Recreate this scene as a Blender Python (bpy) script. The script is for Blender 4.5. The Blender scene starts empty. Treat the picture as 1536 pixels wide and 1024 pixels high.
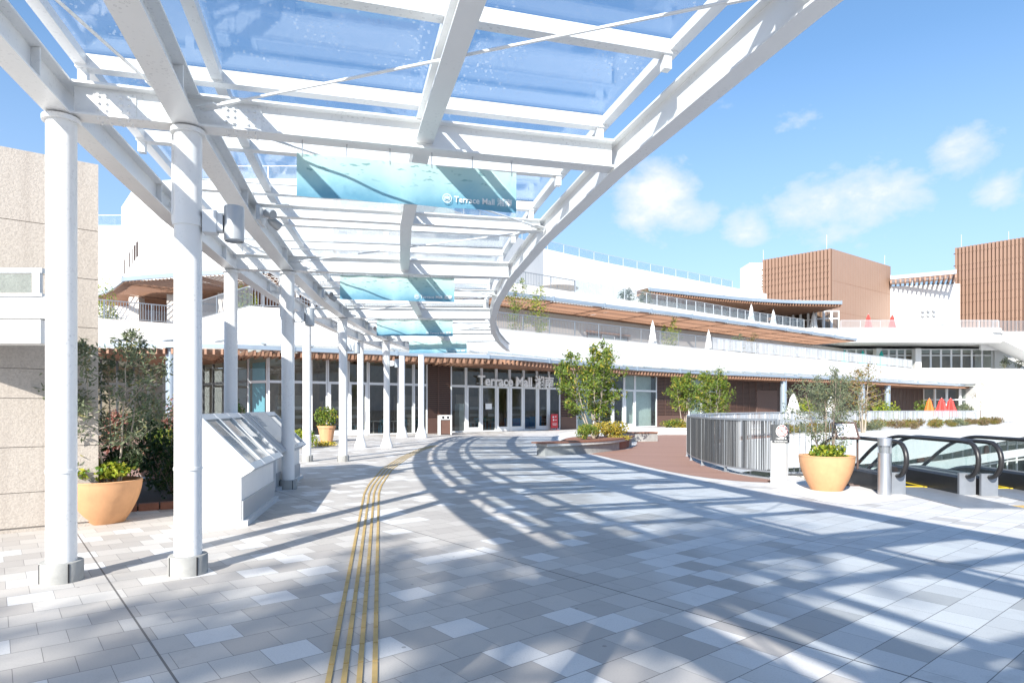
import bpy, math, random
from mathutils import Vector, Matrix
random.seed(7)
S = bpy.context.scene
COL = S.collection
R = math.radians
PI = math.pi
FPX, CX, HY, H = 960.0, 768.0, 612.0, 1.5      # focal length in px of the 1536 photo, centre column, horizon row, eye height

def at(px, py, z):
    """plan point (X, Y) of a photo pixel whose height z is known"""
    D = FPX * (z - H) / (HY - py)
    return ((px - CX) / FPX * D, D)
def gp(px, py): return at(px, py, 0.0)
def dp(px, D): return ((px - CX) / FPX * D, D)

# ------------------------------------------------------------------ materials
def nt(name):
    m = bpy.data.materials.new(name); m.use_nodes = True
    t = m.node_tree
    return m, t, t.nodes['Principled BSDF'], t.nodes['Material Output']
def lk(t, a, b): t.links.new(a, b)
def mth(t, op, a, b=None, c=None):
    n = t.nodes.new('ShaderNodeMath'); n.operation = op
    for i, v in enumerate((a, b, c)):
        if v is None: continue
        if isinstance(v, (int, float)): n.inputs[i].default_value = v
        else: t.links.new(v, n.inputs[i])
    return n.outputs[0]
def mixc(t, f, a, b):
    n = t.nodes.new('ShaderNodeMix'); n.data_type = 'RGBA'
    for sock, v in ((n.inputs[0], f), (n.inputs[6], a), (n.inputs[7], b)):
        if isinstance(v, (int, float)): sock.default_value = v
        elif isinstance(v, tuple): sock.default_value = (*v[:3], 1)
        else: t.links.new(v, sock)
    return n.outputs[2]
def ramp(t, fac, stops, interp='LINEAR'):
    n = t.nodes.new('ShaderNodeValToRGB'); n.color_ramp.interpolation = interp
    el = n.color_ramp.elements
    while len(el) > len(stops): el.remove(el[-1])
    while len(el) < len(stops): el.new(0.5)
    for e, (p, c) in zip(el, stops):
        e.position = p; e.color = (*c[:3], 1) if isinstance(c, tuple) else (c, c, c, 1)
    t.links.new(fac, n.inputs[0])
    return n.outputs[0]
def noise(t, scale, detail=3, rough=.55, vec=None, dist=0):
    n = t.nodes.new('ShaderNodeTexNoise')
    n.inputs['Scale'].default_value = scale; n.inputs['Detail'].default_value = detail
    n.inputs['Roughness'].default_value = rough; n.inputs['Distortion'].default_value = dist
    if vec is not None: t.links.new(vec, n.inputs['Vector'])
    return n.outputs['Fac']
def objco(t): return t.nodes.new('ShaderNodeTexCoord').outputs['Object']
def geo(t): return t.nodes.new('ShaderNodeNewGeometry')
def bump(t, b, h, strength=.3, dist=.02):
    n = t.nodes.new('ShaderNodeBump'); n.inputs['Strength'].default_value = strength; n.inputs['Distance'].default_value = dist
    t.links.new(h, n.inputs['Height']); t.links.new(n.outputs[0], b.inputs['Normal'])
def worldpos(t): return geo(t).outputs['Position']

M = {}
def plain(name, col, rough=.5, metal=0, vary=.12, vscale=3, bscale=0, bstr=.2, spec=.5, stain=0):
    m, t, b, o = nt(name)
    p = worldpos(t)
    n = noise(t, vscale, 4, .6, p)
    dark = tuple(c * (1 - vary) for c in col); lite = tuple(min(1, c * (1 + vary * .5)) for c in col)
    c = mixc(t, n, dark, lite)
    if stain:
        mp = t.nodes.new('ShaderNodeMapping'); mp.inputs['Scale'].default_value = (5, 5, .35); lk(t, p, mp.inputs[0])
        s = noise(t, 1.0, 4, .6, mp.outputs[0])
        c = mixc(t, mth(t, 'MULTIPLY', ramp(t, s, [(.52, 0.0), (.75, 1.0)]), stain), c, tuple(x * .55 for x in col))
    lk(t, c, b.inputs['Base Color'])
    b.inputs['Roughness'].default_value = rough; b.inputs['Metallic'].default_value = metal
    b.inputs['Specular IOR Level'].default_value = spec
    if bscale: bump(t, b, noise(t, bscale, 3, .6, p), bstr, .01)
    M[name] = m
    return m

plain('wall_white', (.76, .76, .745), .75, vary=.05, vscale=.6, bscale=60, bstr=.08, stain=.10)
plain('wall_warm', (.60, .545, .50), .8, vary=.06, bscale=40, bstr=.1)
plain('galv', (.34, .37, .40), .45, .5, vary=.2, vscale=6)
plain('fascia_grey', (.36, .43, .50), .35, .35, vary=.15, vscale=2)
plain('pale_metal', (.62, .65, .68), .4, .3, vary=.1)
plain('grey_lamp', (.45, .47, .49), .35, .3, vary=.05)
plain('concrete', (.36, .36, .345), .85, vary=.35, vscale=7, bscale=50, bstr=.25, stain=.3)
plain('concrete_pale', (.60, .585, .55), .85, vary=.18, vscale=4, bscale=50, bstr=.2, stain=.3)
plain('louver', (.33, .185, .12), .55, vary=.2, vscale=1.5)
plain('louver_clad', (.27, .165, .115), .5, vary=.06, vscale=.5)
plain('clad_panel', (.37, .245, .18), .5, vary=.08, vscale=.8)
plain('clad_gap', (.12, .065, .04), .7)
plain('brown_dark', (.135, .072, .052), .55, vary=.2, vscale=4)
plain('brown_deep', (.045, .026, .02), .6)
plain('white_frame', (.74, .75, .75), .4, vary=.04)
plain('interior', (.36, .285, .215), .8, vary=.7, vscale=.9)
plain('interior_floor', (.36, .29, .22), .5, vary=.2)
plain('interior_pale', (.55, .56, .53), .7, vary=.1)
plain('fence_mid', (.17, .18, .195), .5, .4, vary=.4, vscale=20)
plain('fence_dark', (.07, .075, .08), .5, .3, vary=.4, vscale=20)
plain('black_rubber', (.022, .021, .022), .38, vary=.1)
plain('dark_metal', (.045, .048, .055), .35, .5, vary=.2, vscale=8)
plain('steel', (.55, .56, .58), .33, .85, vary=.12, vscale=10)
plain('landing', (.27, .29, .32), .45, .4, vary=.25, vscale=5)
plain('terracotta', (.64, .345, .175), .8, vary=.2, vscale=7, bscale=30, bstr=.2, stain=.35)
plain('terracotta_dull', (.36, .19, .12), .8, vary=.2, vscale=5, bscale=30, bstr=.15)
plain('soil', (.06, .042, .03), .95, vary=.4, vscale=12, bscale=40, bstr=.6)
plain('mulch', (.26, .12, .085), .9, vary=.3, vscale=12, bscale=40, bstr=.5)
plain('bark', (.24, .19, .15), .85, vary=.35, vscale=10, bscale=40, bstr=.4)
plain('bark_pale', (.42, .36, .29), .85, vary=.3, vscale=10, bscale=40, bstr=.3)
plain('wood_top', (.27, .12, .075), .6, vary=.3, vscale=8)
plain('parasol_white', (.80, .80, .78), .8, vary=.05)
plain('parasol_red', (.72, .055, .045), .7, vary=.1)
plain('parasol_teal', (.03, .40, .33), .7, vary=.1)
plain('parasol_orange', (.72, .17, .03), .7, vary=.1)
plain('sign_dark', (.085, .09, .095), .5)
plain('sign_white', (.82, .82, .80), .55, vary=.03)
plain('sign_red', (.62, .12, .12), .55)
plain('extinguisher_red', (.55, .03, .04), .45)
plain('frame_brown', (.10, .062, .052), .5)
plain('yellow_line', (.72, .52, .03), .5)
plain('tactile', (.48, .335, .125), .65, vary=.35, vscale=9)
plain('blue_poster', (.22, .50, .62), .4, vary=.12)
plain('blue_rug', (.03, .16, .34), .6)
plain('brass', (.5, .48, .45), .4, .6)
plain('bin_white', (.66, .66, .64), .5)
plain('lamp_lens', (.30, .32, .34), .15, .4)
plain('gasket', (.02, .02, .022), .6)
plain('cloth_pink', (.55, .2, .25), .8, vary=.3)

# white painted steel with rain marks
def mk_steel():
    m, t, b, o = nt('white_steel')
    p = worldpos(t)
    v = t.nodes.new('ShaderNodeTexVoronoi'); v.feature = 'F1'; v.inputs['Scale'].default_value = 26; v.inputs['Randomness'].default_value = 1
    nz = t.nodes.new('ShaderNodeTexNoise'); nz.inputs['Scale'].default_value = 14; lk(t, p, nz.inputs['Vector'])
    add = t.nodes.new('ShaderNodeVectorMath'); add.operation = 'MULTIPLY_ADD'
    lk(t, nz.outputs['Color'], add.inputs[0]); add.inputs[1].default_value = (.06, .06, .06); lk(t, p, add.inputs[2])
    lk(t, add.outputs[0], v.inputs['Vector'])
    ring = ramp(t, v.outputs['Distance'], [(.13, 0.0), (.2, 1.0), (.24, 1.0), (.30, 0.0)])
    area = ramp(t, noise(t, 1.6, 3, .6, p), [(.46, 0.0), (.62, 1.0)])
    mask = mth(t, 'MULTIPLY', mth(t, 'MULTIPLY', ring, area), .5)
    base = mixc(t, noise(t, 2.2, 4, .6, p), (.76, .76, .75), (.85, .85, .84))
    c = mixc(t, mask, base, (.45, .45, .46))
    lk(t, c, b.inputs['Base Color']); b.inputs['Roughness'].default_value = .35
    bump(t, b, noise(t, 30, 2, .5, p), .04, .01)
    M['white_steel'] = m
mk_steel()

def mk_glass(name, tint=(.93, .96, .97), drops=False, refl=1.0, haze=0.0, rough=0.0):
    """thin pane: Schlick reflection over a straight-through tinted transmission"""
    m, t, b, o = nt(name)
    t.nodes.remove(b)
    g = geo(t)
    dot = t.nodes.new('ShaderNodeVectorMath'); dot.operation = 'DOT_PRODUCT'
    lk(t, g.outputs['Normal'], dot.inputs[0]); lk(t, g.outputs['Incoming'], dot.inputs[1])
    c = mth(t, 'ABSOLUTE', dot.outputs['Value'])
    f = mth(t, 'MULTIPLY_ADD', mth(t, 'POWER', mth(t, 'SUBTRACT', 1.0, c), 5.0), .95, .042)
    f = mth(t, 'MINIMUM', mth(t, 'MULTIPLY', f, refl), 1.0)
    tr = t.nodes.new('ShaderNodeBsdfTransparent'); tr.inputs[0].default_value = (*tint, 1)
    gl = t.nodes.new('ShaderNodeBsdfGlossy'); gl.inputs['Roughness'].default_value = rough
    p = worldpos(t)
    base = tr.outputs[0]
    if haze or drops:
        df = t.nodes.new('ShaderNodeBsdfTranslucent'); df.inputs[0].default_value = (.85, .88, .9, 1)
        dd = t.nodes.new('ShaderNodeBsdfDiffuse'); dd.inputs[0].default_value = (.7, .74, .78, 1)
        ms = t.nodes.new('ShaderNodeMixShader'); ms.inputs[0].default_value = .45
        lk(t, df.outputs[0], ms.inputs[1]); lk(t, dd.outputs[0], ms.inputs[2])
        fac = mth(t, 'MULTIPLY', ramp(t, noise(t, 2.5, 5, .65, p), [(.35, 0.2), (.7, 1.0)]), haze)
        if drops:
            v = t.nodes.new('ShaderNodeTexVoronoi'); v.inputs['Scale'].default_value = 17
            lk(t, p, v.inputs['Vector'])
            ring = ramp(t, v.outputs['Distance'], [(.10, .5), (.17, 1.0), (.22, 0.0)])
            wet = ramp(t, noise(t, 1.1, 3, .6, p), [(.45, 0.0), (.6, 1.0)])
            fac = mth(t, 'MAXIMUM', fac, mth(t, 'MULTIPLY', mth(t, 'MULTIPLY', ring, wet), .5))
        mx = t.nodes.new('ShaderNodeMixShader'); lk(t, fac, mx.inputs[0])
        lk(t, tr.outputs[0], mx.inputs[1]); lk(t, ms.outputs[0], mx.inputs[2])
        base = mx.outputs[0]
    if drops:
        bn = t.nodes.new('ShaderNodeBump'); bn.inputs['Strength'].default_value = .05; bn.inputs['Distance'].default_value = .01
        lk(t, noise(t, 9, 2, .5, p), bn.inputs['Height']); lk(t, bn.outputs[0], gl.inputs['Normal'])
    mx = t.nodes.new('ShaderNodeMixShader'); lk(t, f, mx.inputs[0]); lk(t, base, mx.inputs[1]); lk(t, gl.outputs[0], mx.inputs[2])
    lk(t, mx.outputs[0], o.inputs['Surface'])
    M[name] = m
mk_glass('roof_glass', (.92, .955, .98), True, 1.1, .022)
mk_glass('shop_glass', (.88, .91, .90), False, 1.0)
mk_glass('rail_glass', (.90, .94, .95), False, 1.0, .16)
mk_glass('clear_glass', (.88, .94, .93), False, 1.1, .05)

def mk_paving():
    """300 mm concrete pavers laid diagonally in running bond, random greys, open joints"""
    m, t, b, o = nt('paving')
    p = worldpos(t)
    a = math.atan2(.630, .776)
    mp = t.nodes.new('ShaderNodeMapping'); mp.vector_type = 'TEXTURE'; mp.inputs['Rotation'].default_value = (0, 0, a)
    lk(t, p, mp.inputs[0])
    sx = t.nodes.new('ShaderNodeSeparateXYZ'); lk(t, mp.outputs[0], sx.inputs[0])
    U, V = sx.outputs[0], sx.outputs[1]
    T = .30
    v = mth(t, 'DIVIDE', mth(t, 'ADD', V, 100.02), T); row = mth(t, 'FLOOR', v)
    u = mth(t, 'ADD', mth(t, 'DIVIDE', mth(t, 'ADD', U, 100 - .787 + 3 * T), T), mth(t, 'MULTIPLY', mth(t, 'MODULO', row, 2.0), .5))
    col = mth(t, 'FLOOR', u)
    cb = t.nodes.new('ShaderNodeCombineXYZ'); lk(t, col, cb.inputs[0]); lk(t, row, cb.inputs[1])
    wn = t.nodes.new('ShaderNodeTexWhiteNoise'); wn.noise_dimensions = '2D'; lk(t, cb.outputs[0], wn.inputs['Vector'])
    val = wn.outputs['Value']
    dull = ramp(t, val, [(0, (.43, .405, .38)), (.26, (.475, .45, .42)), (.5, (.515, .49, .46)), (.70, (.56, .54, .51)), (.84, (.68, .675, .665))], 'CONSTANT')
    pale = ramp(t, val, [(0, (.46, .45, .435)), (.08, (.60, .59, .575)), (.35, (.64, .63, .615)), (.7, (.68, .67, .655))], 'CONSTANT')
    sp = t.nodes.new('ShaderNodeSeparateXYZ'); lk(t, p, sp.inputs[0])
    zone = mth(t, 'ADD', mth(t, 'MULTIPLY', sp.outputs[0], .36), mth(t, 'MULTIPLY', mth(t, 'SUBTRACT', val, .5), .45))
    zone = mth(t, 'ADD', zone, mth(t, 'MULTIPLY', mth(t, 'SUBTRACT', sp.outputs[1], 6.0), .018))
    c = mixc(t, ramp(t, zone, [(.50, 0.0), (.62, 1.0)]), dull, pale)
    c = mixc(t, mth(t, 'MULTIPLY', noise(t, 1.3, 5, .65, p), .55), c, mixc(t, .5, c, (.30, .285, .27)))
    c = mixc(t, mth(t, 'MULTIPLY', ramp(t, noise(t, 90, 2, .5, p), [(.3, 1.0), (.5, 0.0)]), .18), c, (.25, .24, .23))
    st = ramp(t, noise(t, 2.7, 6, .7, p, .4), [(.56, 0.0), (.70, 1.0)])
    c = mixc(t, mth(t, 'MULTIPLY', st, .22), c, (.26, .24, .22))
    vo = t.nodes.new('ShaderNodeTexVoronoi'); vo.inputs['Scale'].default_value = 2.3; lk(t, p, vo.inputs['Vector'])
    c = mixc(t, mth(t, 'MULTIPLY', mth(t, 'LESS_THAN', vo.outputs['Distance'], .035), .55), c, (.16, .15, .14))
    def joint(frac, w):
        d = mth(t, 'ABSOLUTE', mth(t, 'SUBTRACT', mth(t, 'FRACT', frac), .5))
        return mth(t, 'GREATER_THAN', d, .5 - w)
    fu, fv = mth(t, 'FRACT', u), v
    jv = joint(v, .009); ju = mth(t, 'MULTIPLY', joint(u, .0065), .8)
    ex = mth(t, 'DIVIDE', mth(t, 'ADD', U, 96 - .787 + .0), 3.2)
    je = joint(ex, .0022)
    j = mth(t, 'MAXIMUM', mth(t, 'MAXIMUM', jv, ju), je)
    c = mixc(t, mth(t, 'MULTIPLY', j, .86), c, (.085, .08, .078))
    lk(t, c, b.inputs['Base Color']); b.inputs['Roughness'].default_value = .62
    b.inputs['Specular IOR Level'].default_value = .35
    hgt = mth(t, 'SUBTRACT', mth(t, 'MULTIPLY', noise(t, 70, 3, .6, p), .12), j)
    bump(t, b, hgt, .35, .006)
    M['paving'] = m
mk_paving()

def mk_pale_paving():
    m, t, b, o = nt('paving_pale')
    p = worldpos(t)
    mp = t.nodes.new('ShaderNodeMapping'); mp.vector_type = 'TEXTURE'; mp.inputs['Rotation'].default_value = (0, 0, .68); lk(t, p, mp.inputs[0])
    br = t.nodes.new('ShaderNodeTexBrick'); br.inputs['Scale'].default_value = 1; br.inputs['Brick Width'].default_value = .6; br.inputs['Row Height'].default_value = .3
    br.inputs['Mortar Size'].default_value = .004; br.inputs['Color1'].default_value = (.66, .65, .63, 1); br.inputs['Color2'].default_value = (.72, .71, .69, 1); br.inputs['Mortar'].default_value = (.45, .44, .42, 1)
    lk(t, mp.outputs[0], br.inputs['Vector'])
    c = mixc(t, mth(t, 'MULTIPLY', noise(t, 2, 4, .6, p), .4), br.outputs['Color'], (.5, .48, .46))
    lk(t, c, b.inputs['Base Color']); b.inputs['Roughness'].default_value = .7
    M['paving_pale'] = m
mk_pale_paving()

def mk_deck():
    m, t, b, o = nt('deck')
    p = worldpos(t)
    sp = t.nodes.new('ShaderNodeSeparateXYZ'); lk(t, p, sp.inputs[0])
    f = mth(t, 'DIVIDE', mth(t, 'ADD', mth(t, 'MULTIPLY', sp.outputs[0], .22), mth(t, 'MULTIPLY', sp.outputs[1], .975)), .14)
    wn = t.nodes.new('ShaderNodeTexWhiteNoise'); wn.noise_dimensions = '1D'; lk(t, mth(t, 'FLOOR', f), wn.inputs['W'])
    c = ramp(t, wn.outputs['Value'], [(0, (.31, .18, .135)), (1, (.38, .225, .17))])
    d = mth(t, 'ABSOLUTE', mth(t, 'SUBTRACT', mth(t, 'FRACT', f), .5))
    c = mixc(t, mth(t, 'MULTIPLY', mth(t, 'GREATER_THAN', d, .46), .7), c, (.10, .055, .04))
    mp = t.nodes.new('ShaderNodeMapping'); mp.inputs['Scale'].default_value = (1.5, 30, 1); lk(t, p, mp.inputs[0])
    c = mixc(t, mth(t, 'MULTIPLY', noise(t, 1, 4, .6, mp.outputs[0]), .5), c, (.28, .16, .12))
    lk(t, c, b.inputs['Base Color']); b.inputs['Roughness'].default_value = .65
    M['deck'] = m
mk_deck()

def mk_precast():
    m, t, b, o = nt('precast')
    p = worldpos(t)
    n1 = noise(t, 42, 4, .7, p); n2 = noise(t, 1.1, 4, .6, p)
    c = mixc(t, ramp(t, n1, [(.35, 0.0), (.6, 1.0)]), (.39, .345, .30), (.54, .485, .425))
    c = mixc(t, mth(t, 'MULTIPLY', n2, .5), c, (.42, .375, .33))
    mp = t.nodes.new('ShaderNodeMapping'); mp.inputs['Scale'].default_value = (3, 3, .25); lk(t, p, mp.inputs[0])
    c = mixc(t, mth(t, 'MULTIPLY', ramp(t, noise(t, 1, 4, .6, mp.outputs[0]), [(.5, 0.0), (.75, 1.0)]), .35), c, (.28, .235, .20))
    lk(t, c, b.inputs['Base Color']); b.inputs['Roughness'].default_value = .9
    bump(t, b, n1, .55, .012)
    M['precast'] = m
mk_precast()

def mk_leaf(name, a, b_, yellow=None, ypart=.0):
    m, t, b, o = nt(name)
    g = geo(t); r = g.outputs['Random Per Island']
    c = mixc(t, r, a, b_)
    if yellow:
        r2 = mth(t, 'FRACT', mth(t, 'MULTIPLY', r, 17.3))
        c = mixc(t, mth(t, 'LESS_THAN', r2, ypart), c, yellow)
    lk(t, c, b.inputs['Base Color']); b.inputs['Roughness'].default_value = .5; b.inputs['Specular IOR Level'].default_value = .35
    tl = t.nodes.new('ShaderNodeBsdfTranslucent'); lk(t, c, tl.inputs[0])
    mx = t.nodes.new('ShaderNodeMixShader'); mx.inputs[0].default_value = .3
    lk(t, b.outputs[0], mx.inputs[1]); lk(t, tl.outputs[0], mx.inputs[2]); lk(t, mx.outputs[0], o.inputs['Surface'])
    M[name] = m
mk_leaf('leaf_green', (.075, .14, .022), (.20, .27, .04), (.42, .36, .05), .12)
mk_leaf('leaf_olive', (.10, .13, .075), (.22, .25, .15), (.27, .25, .10), .08)
mk_leaf('leaf_dark', (.018, .045, .014), (.055, .10, .025))
mk_leaf('leaf_lime', (.20, .27, .02), (.42, .42, .05), (.10, .20, .03), .25)
mk_leaf('leaf_yellow', (.36, .27, .03), (.52, .42, .09), (.14, .18, .03), .2)
mk_leaf('leaf_autumn', (.22, .17, .05), (.34, .20, .06), (.16, .19, .04), .4)
mk_leaf('leaf_dry', (.22, .15, .08), (.30, .20, .11), (.15, .15, .05), .35)
mk_leaf('petal_pink', (.35, .10, .22), (.5, .22, .32), (.04, .09, .02), .45)
mk_leaf('petal_yellow', (.65, .45, .03), (.75, .6, .1), (.06, .12, .02), .35)
mk_leaf('leaf_red', (.30, .10, .07), (.42, .20, .16), (.12, .13, .04), .3)

def mk_banner():
    m, t, b, o = nt('banner_print')
    co = t.nodes.new('ShaderNodeTexCoord').outputs['Object']
    sp = t.nodes.new('ShaderNodeSeparateXYZ'); lk(t, co, sp.inputs[0])
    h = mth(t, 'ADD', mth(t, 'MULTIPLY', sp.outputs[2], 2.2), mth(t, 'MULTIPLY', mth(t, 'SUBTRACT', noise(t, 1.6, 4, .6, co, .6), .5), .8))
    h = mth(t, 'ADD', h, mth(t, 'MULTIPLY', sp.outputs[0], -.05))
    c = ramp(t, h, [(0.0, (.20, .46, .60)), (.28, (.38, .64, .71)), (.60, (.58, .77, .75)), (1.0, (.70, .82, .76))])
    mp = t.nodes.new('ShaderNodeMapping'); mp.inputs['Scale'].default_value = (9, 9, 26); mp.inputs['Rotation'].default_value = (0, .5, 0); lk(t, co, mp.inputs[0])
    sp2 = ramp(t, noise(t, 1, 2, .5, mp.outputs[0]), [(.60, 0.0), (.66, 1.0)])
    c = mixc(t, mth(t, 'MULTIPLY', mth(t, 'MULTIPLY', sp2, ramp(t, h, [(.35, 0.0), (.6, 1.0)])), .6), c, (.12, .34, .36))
    wv = ramp(t, noise(t, 3, 5, .7, mp.outputs[0]), [(.60, 0.0), (.68, 1.0)])
    c = mixc(t, mth(t, 'MULTIPLY', wv, .25), c, (.75, .85, .82))
    lk(t, c, b.inputs['Base Color']); b.inputs['Roughness'].default_value = .45
    tl = t.nodes.new('ShaderNodeBsdfTranslucent'); lk(t, c, tl.inputs[0])
    tr = t.nodes.new('ShaderNodeBsdfTransparent'); lk(t, c, tr.inputs[0])
    m1 = t.nodes.new('ShaderNodeMixShader'); m1.inputs[0].default_value = .25
    lk(t, b.outputs[0], m1.inputs[1]); lk(t, tl.outputs[0], m1.inputs[2])
    m2 = t.nodes.new('ShaderNodeMixShader'); m2.inputs[0].default_value = .22
    lk(t, m1.outputs[0], m2.inputs[1]); lk(t, tr.outputs[0], m2.inputs[2]); lk(t, m2.outputs[0], o.inputs['Surface'])
    M['banner_print'] = m
mk_banner()

# ------------------------------------------------------------------ mesh builder
class MB:
    def __init__(s): s.v = []; s.f = []; s.m = []; s.cur = 0; s.sm = []; s.smooth = False
    def add(s, vs, fs):
        o = len(s.v); s.v += [tuple(v) for v in vs]
        for f in fs: s.f.append(tuple(i + o for i in f)); s.m.append(s.cur); s.sm.append(s.smooth)
        return s
    def box(s, c, d, rz=0):
        ca, sa = math.cos(rz), math.sin(rz); vs = []
        for z in (-1, 1):
            for x, y in ((-1, -1), (1, -1), (1, 1), (-1, 1)):
                X, Y = x * d[0] / 2, y * d[1] / 2
                vs.append((c[0] + X * ca - Y * sa, c[1] + X * sa + Y * ca, c[2] + z * d[2] / 2))
        return s.add(vs, [(3, 2, 1, 0), (4, 5, 6, 7), (0, 1, 5, 4), (1, 2, 6, 5), (2, 3, 7, 6), (3, 0, 4, 7)])
    def bar(s, p, q, w, h, up=(0, 0, 1), e=0):
        """box from p to q, w wide, h tall, centred on the line; e lengthens both ends"""
        p, q = Vector(p), Vector(q); d = (q - p).normalized(); u = Vector(up)
        if abs(d.dot(u)) > .99: u = Vector((0, 1, 0))
        sx = d.cross(u).normalized(); u = sx.cross(d).normalized()
        p = p - d * e; q = q + d * e; vs = []
        for a in (p, q):
            for x, y in ((-1, -1), (1, -1), (1, 1), (-1, 1)): vs.append(a + sx * x * w / 2 + u * y * h / 2)
        return s.add(vs, [(3, 2, 1, 0), (4, 5, 6, 7), (0, 1, 5, 4), (1, 2, 6, 5), (2, 3, 7, 6), (3, 0, 4, 7)])
    def ibeam(s, p, q, h, w, tf=.018, tw=.014, e=0):
        """rolled I section standing on the line p-q (its underside)"""
        p, q = Vector(p), Vector(q); z = Vector((0, 0, 1))
        s.bar(p + z * tf / 2, q + z * tf / 2, w, tf, e=e)
        s.bar(p + z * (h - tf / 2), q + z * (h - tf / 2), w, tf, e=e)
        s.bar(p + z * h / 2, q + z * h / 2, tw, h - 2 * tf, e=e)
        return s
    def tube(s, pts, r, n=10, cap=True):
        pts = [Vector(p) for p in pts]; N = len(pts)
        rs = r if isinstance(r, (list, tuple)) else [r] * N
        vs = []; prev = None
        for i, p in enumerate(pts):
            d = (pts[min(i + 1, N - 1)] - pts[max(i - 1, 0)]).normalized()
            if prev is None:
                u = Vector((1, 0, 0)) if abs(d.x) < .9 else Vector((0, 1, 0))
            else: u = prev
            a = (u - d * u.dot(d)).normalized(); b = d.cross(a); prev = a
            for k in range(n):
                t = 2 * PI * k / n; vs.append(p + (a * math.cos(t) + b * math.sin(t)) * rs[i])
        fs = []
        for i in range(N - 1):
            for k in range(n):
                k2 = (k + 1) % n; fs.append((i * n + k, i * n + k2, (i + 1) * n + k2, (i + 1) * n + k))
        o = s.smooth; s.smooth = True; base = len(s.v); s.add(vs, fs); s.smooth = o
        if cap:
            s.f.append(tuple(base + k for k in reversed(range(n)))); s.m.append(s.cur); s.sm.append(False)
            s.f.append(tuple(base + (N - 1) * n + k for k in range(n))); s.m.append(s.cur); s.sm.append(False)
        return s
    def lathe(s, prof, c=(0, 0, 0), n=32, smooth=True, wob=None):
        """revolve (r, z) pairs about the vertical through c"""
        vs = []
        for j, (r, z) in enumerate(prof):
            for k in range(n):
                t = 2 * PI * k / n; rr = r * (wob(t, j) if wob else 1)
                vs.append((c[0] + rr * math.cos(t), c[1] + rr * math.sin(t), c[2] + z))
        fs = []
        for j in range(len(prof) - 1):
            for k in range(n):
                k2 = (k + 1) % n; fs.append((j * n + k, j * n + k2, (j + 1) * n + k2, (j + 1) * n + k))
        o = s.smooth; s.smooth = smooth; s.add(vs, fs); s.smooth = o
        return s
    def prism(s, poly, z0, z1):
        n = len(poly); vs = [(x, y, z0) for x, y in poly] + [(x, y, z1) for x, y in poly]
        fs = [tuple(reversed(range(n))), tuple(range(n, 2 * n))] + [(i, (i + 1) % n, n + (i + 1) % n, n + i) for i in range(n)]
        return s.add(vs, fs)
    def wall(s, pts, z0, z1, th):
        """solid upright band along a plan polyline; thickness goes to the left of its direction"""
        b = offset(pts, th); n = len(pts)
        za = z0 if isinstance(z0, list) else [z0] * n; zb = z1 if isinstance(z1, list) else [z1] * n
        vs = []
        for i in range(n):
            vs += [(*pts[i], za[i]), (*pts[i], zb[i]), (*b[i], zb[i]), (*b[i], za[i])]
        fs = [(0, 1, 2, 3), tuple(4 * (n - 1) + k for k in (3, 2, 1, 0))]
        for i in range(n - 1):
            a = 4 * i; c = a + 4
            for k in range(4):
                k2 = (k + 1) % 4; fs.append((a + k, c + k, c + k2, a + k2))
        return s.add(vs, fs)
    def slab(s, A, B, z0, z1, n=40):
        """floor between two plan polylines"""
        a, b = resample(A, n), resample(B, n); vs = []
        for i in range(n): vs += [(*a[i], z0), (*a[i], z1), (*b[i], z1), (*b[i], z0)]
        fs = [(0, 1, 2, 3), tuple(4 * (n - 1) + k for k in (3, 2, 1, 0))]
        for i in range(n - 1):
            p = 4 * i; q = p + 4
            for k in range(4):
                k2 = (k + 1) % 4; fs.append((p + k, q + k, q + k2, p + k2))
        return s.add(vs, fs)
    def leaf(s, c, L, W, d=None):
        d = d or rv(); u = rv(); a = d.cross(u)
        if a.length < .05: a = Vector((1, 0, 0)).cross(d)
        a.normalize(); b = d.cross(a) * (W * .22); c = Vector(c)
        return s.add([c - d * L / 2, c + a * W / 2 + b, c + d * L / 2, c - a * W / 2 + b], [(0, 1, 2), (0, 2, 3)])
    def build(s, name, mat, parent=None, loc=None, rz=0):
        me = bpy.data.meshes.new(name); me.from_pydata(s.v, [], s.f)
        mats = mat if isinstance(mat, (list, tuple)) else [mat]
        for m in mats: me.materials.append(M[m])
        me.polygons.foreach_set('material_index', s.m); me.polygons.foreach_set('use_smooth', s.sm)
        me.update()
        if any(s.sm): me.set_sharp_from_angle(angle=R(38))
        o = bpy.data.objects.new(name, me); COL.objects.link(o)
        if parent is not None: o.parent = parent
        if loc is not None: o.location = loc
        if rz: o.rotation_euler = (0, 0, rz)
        return o

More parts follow.
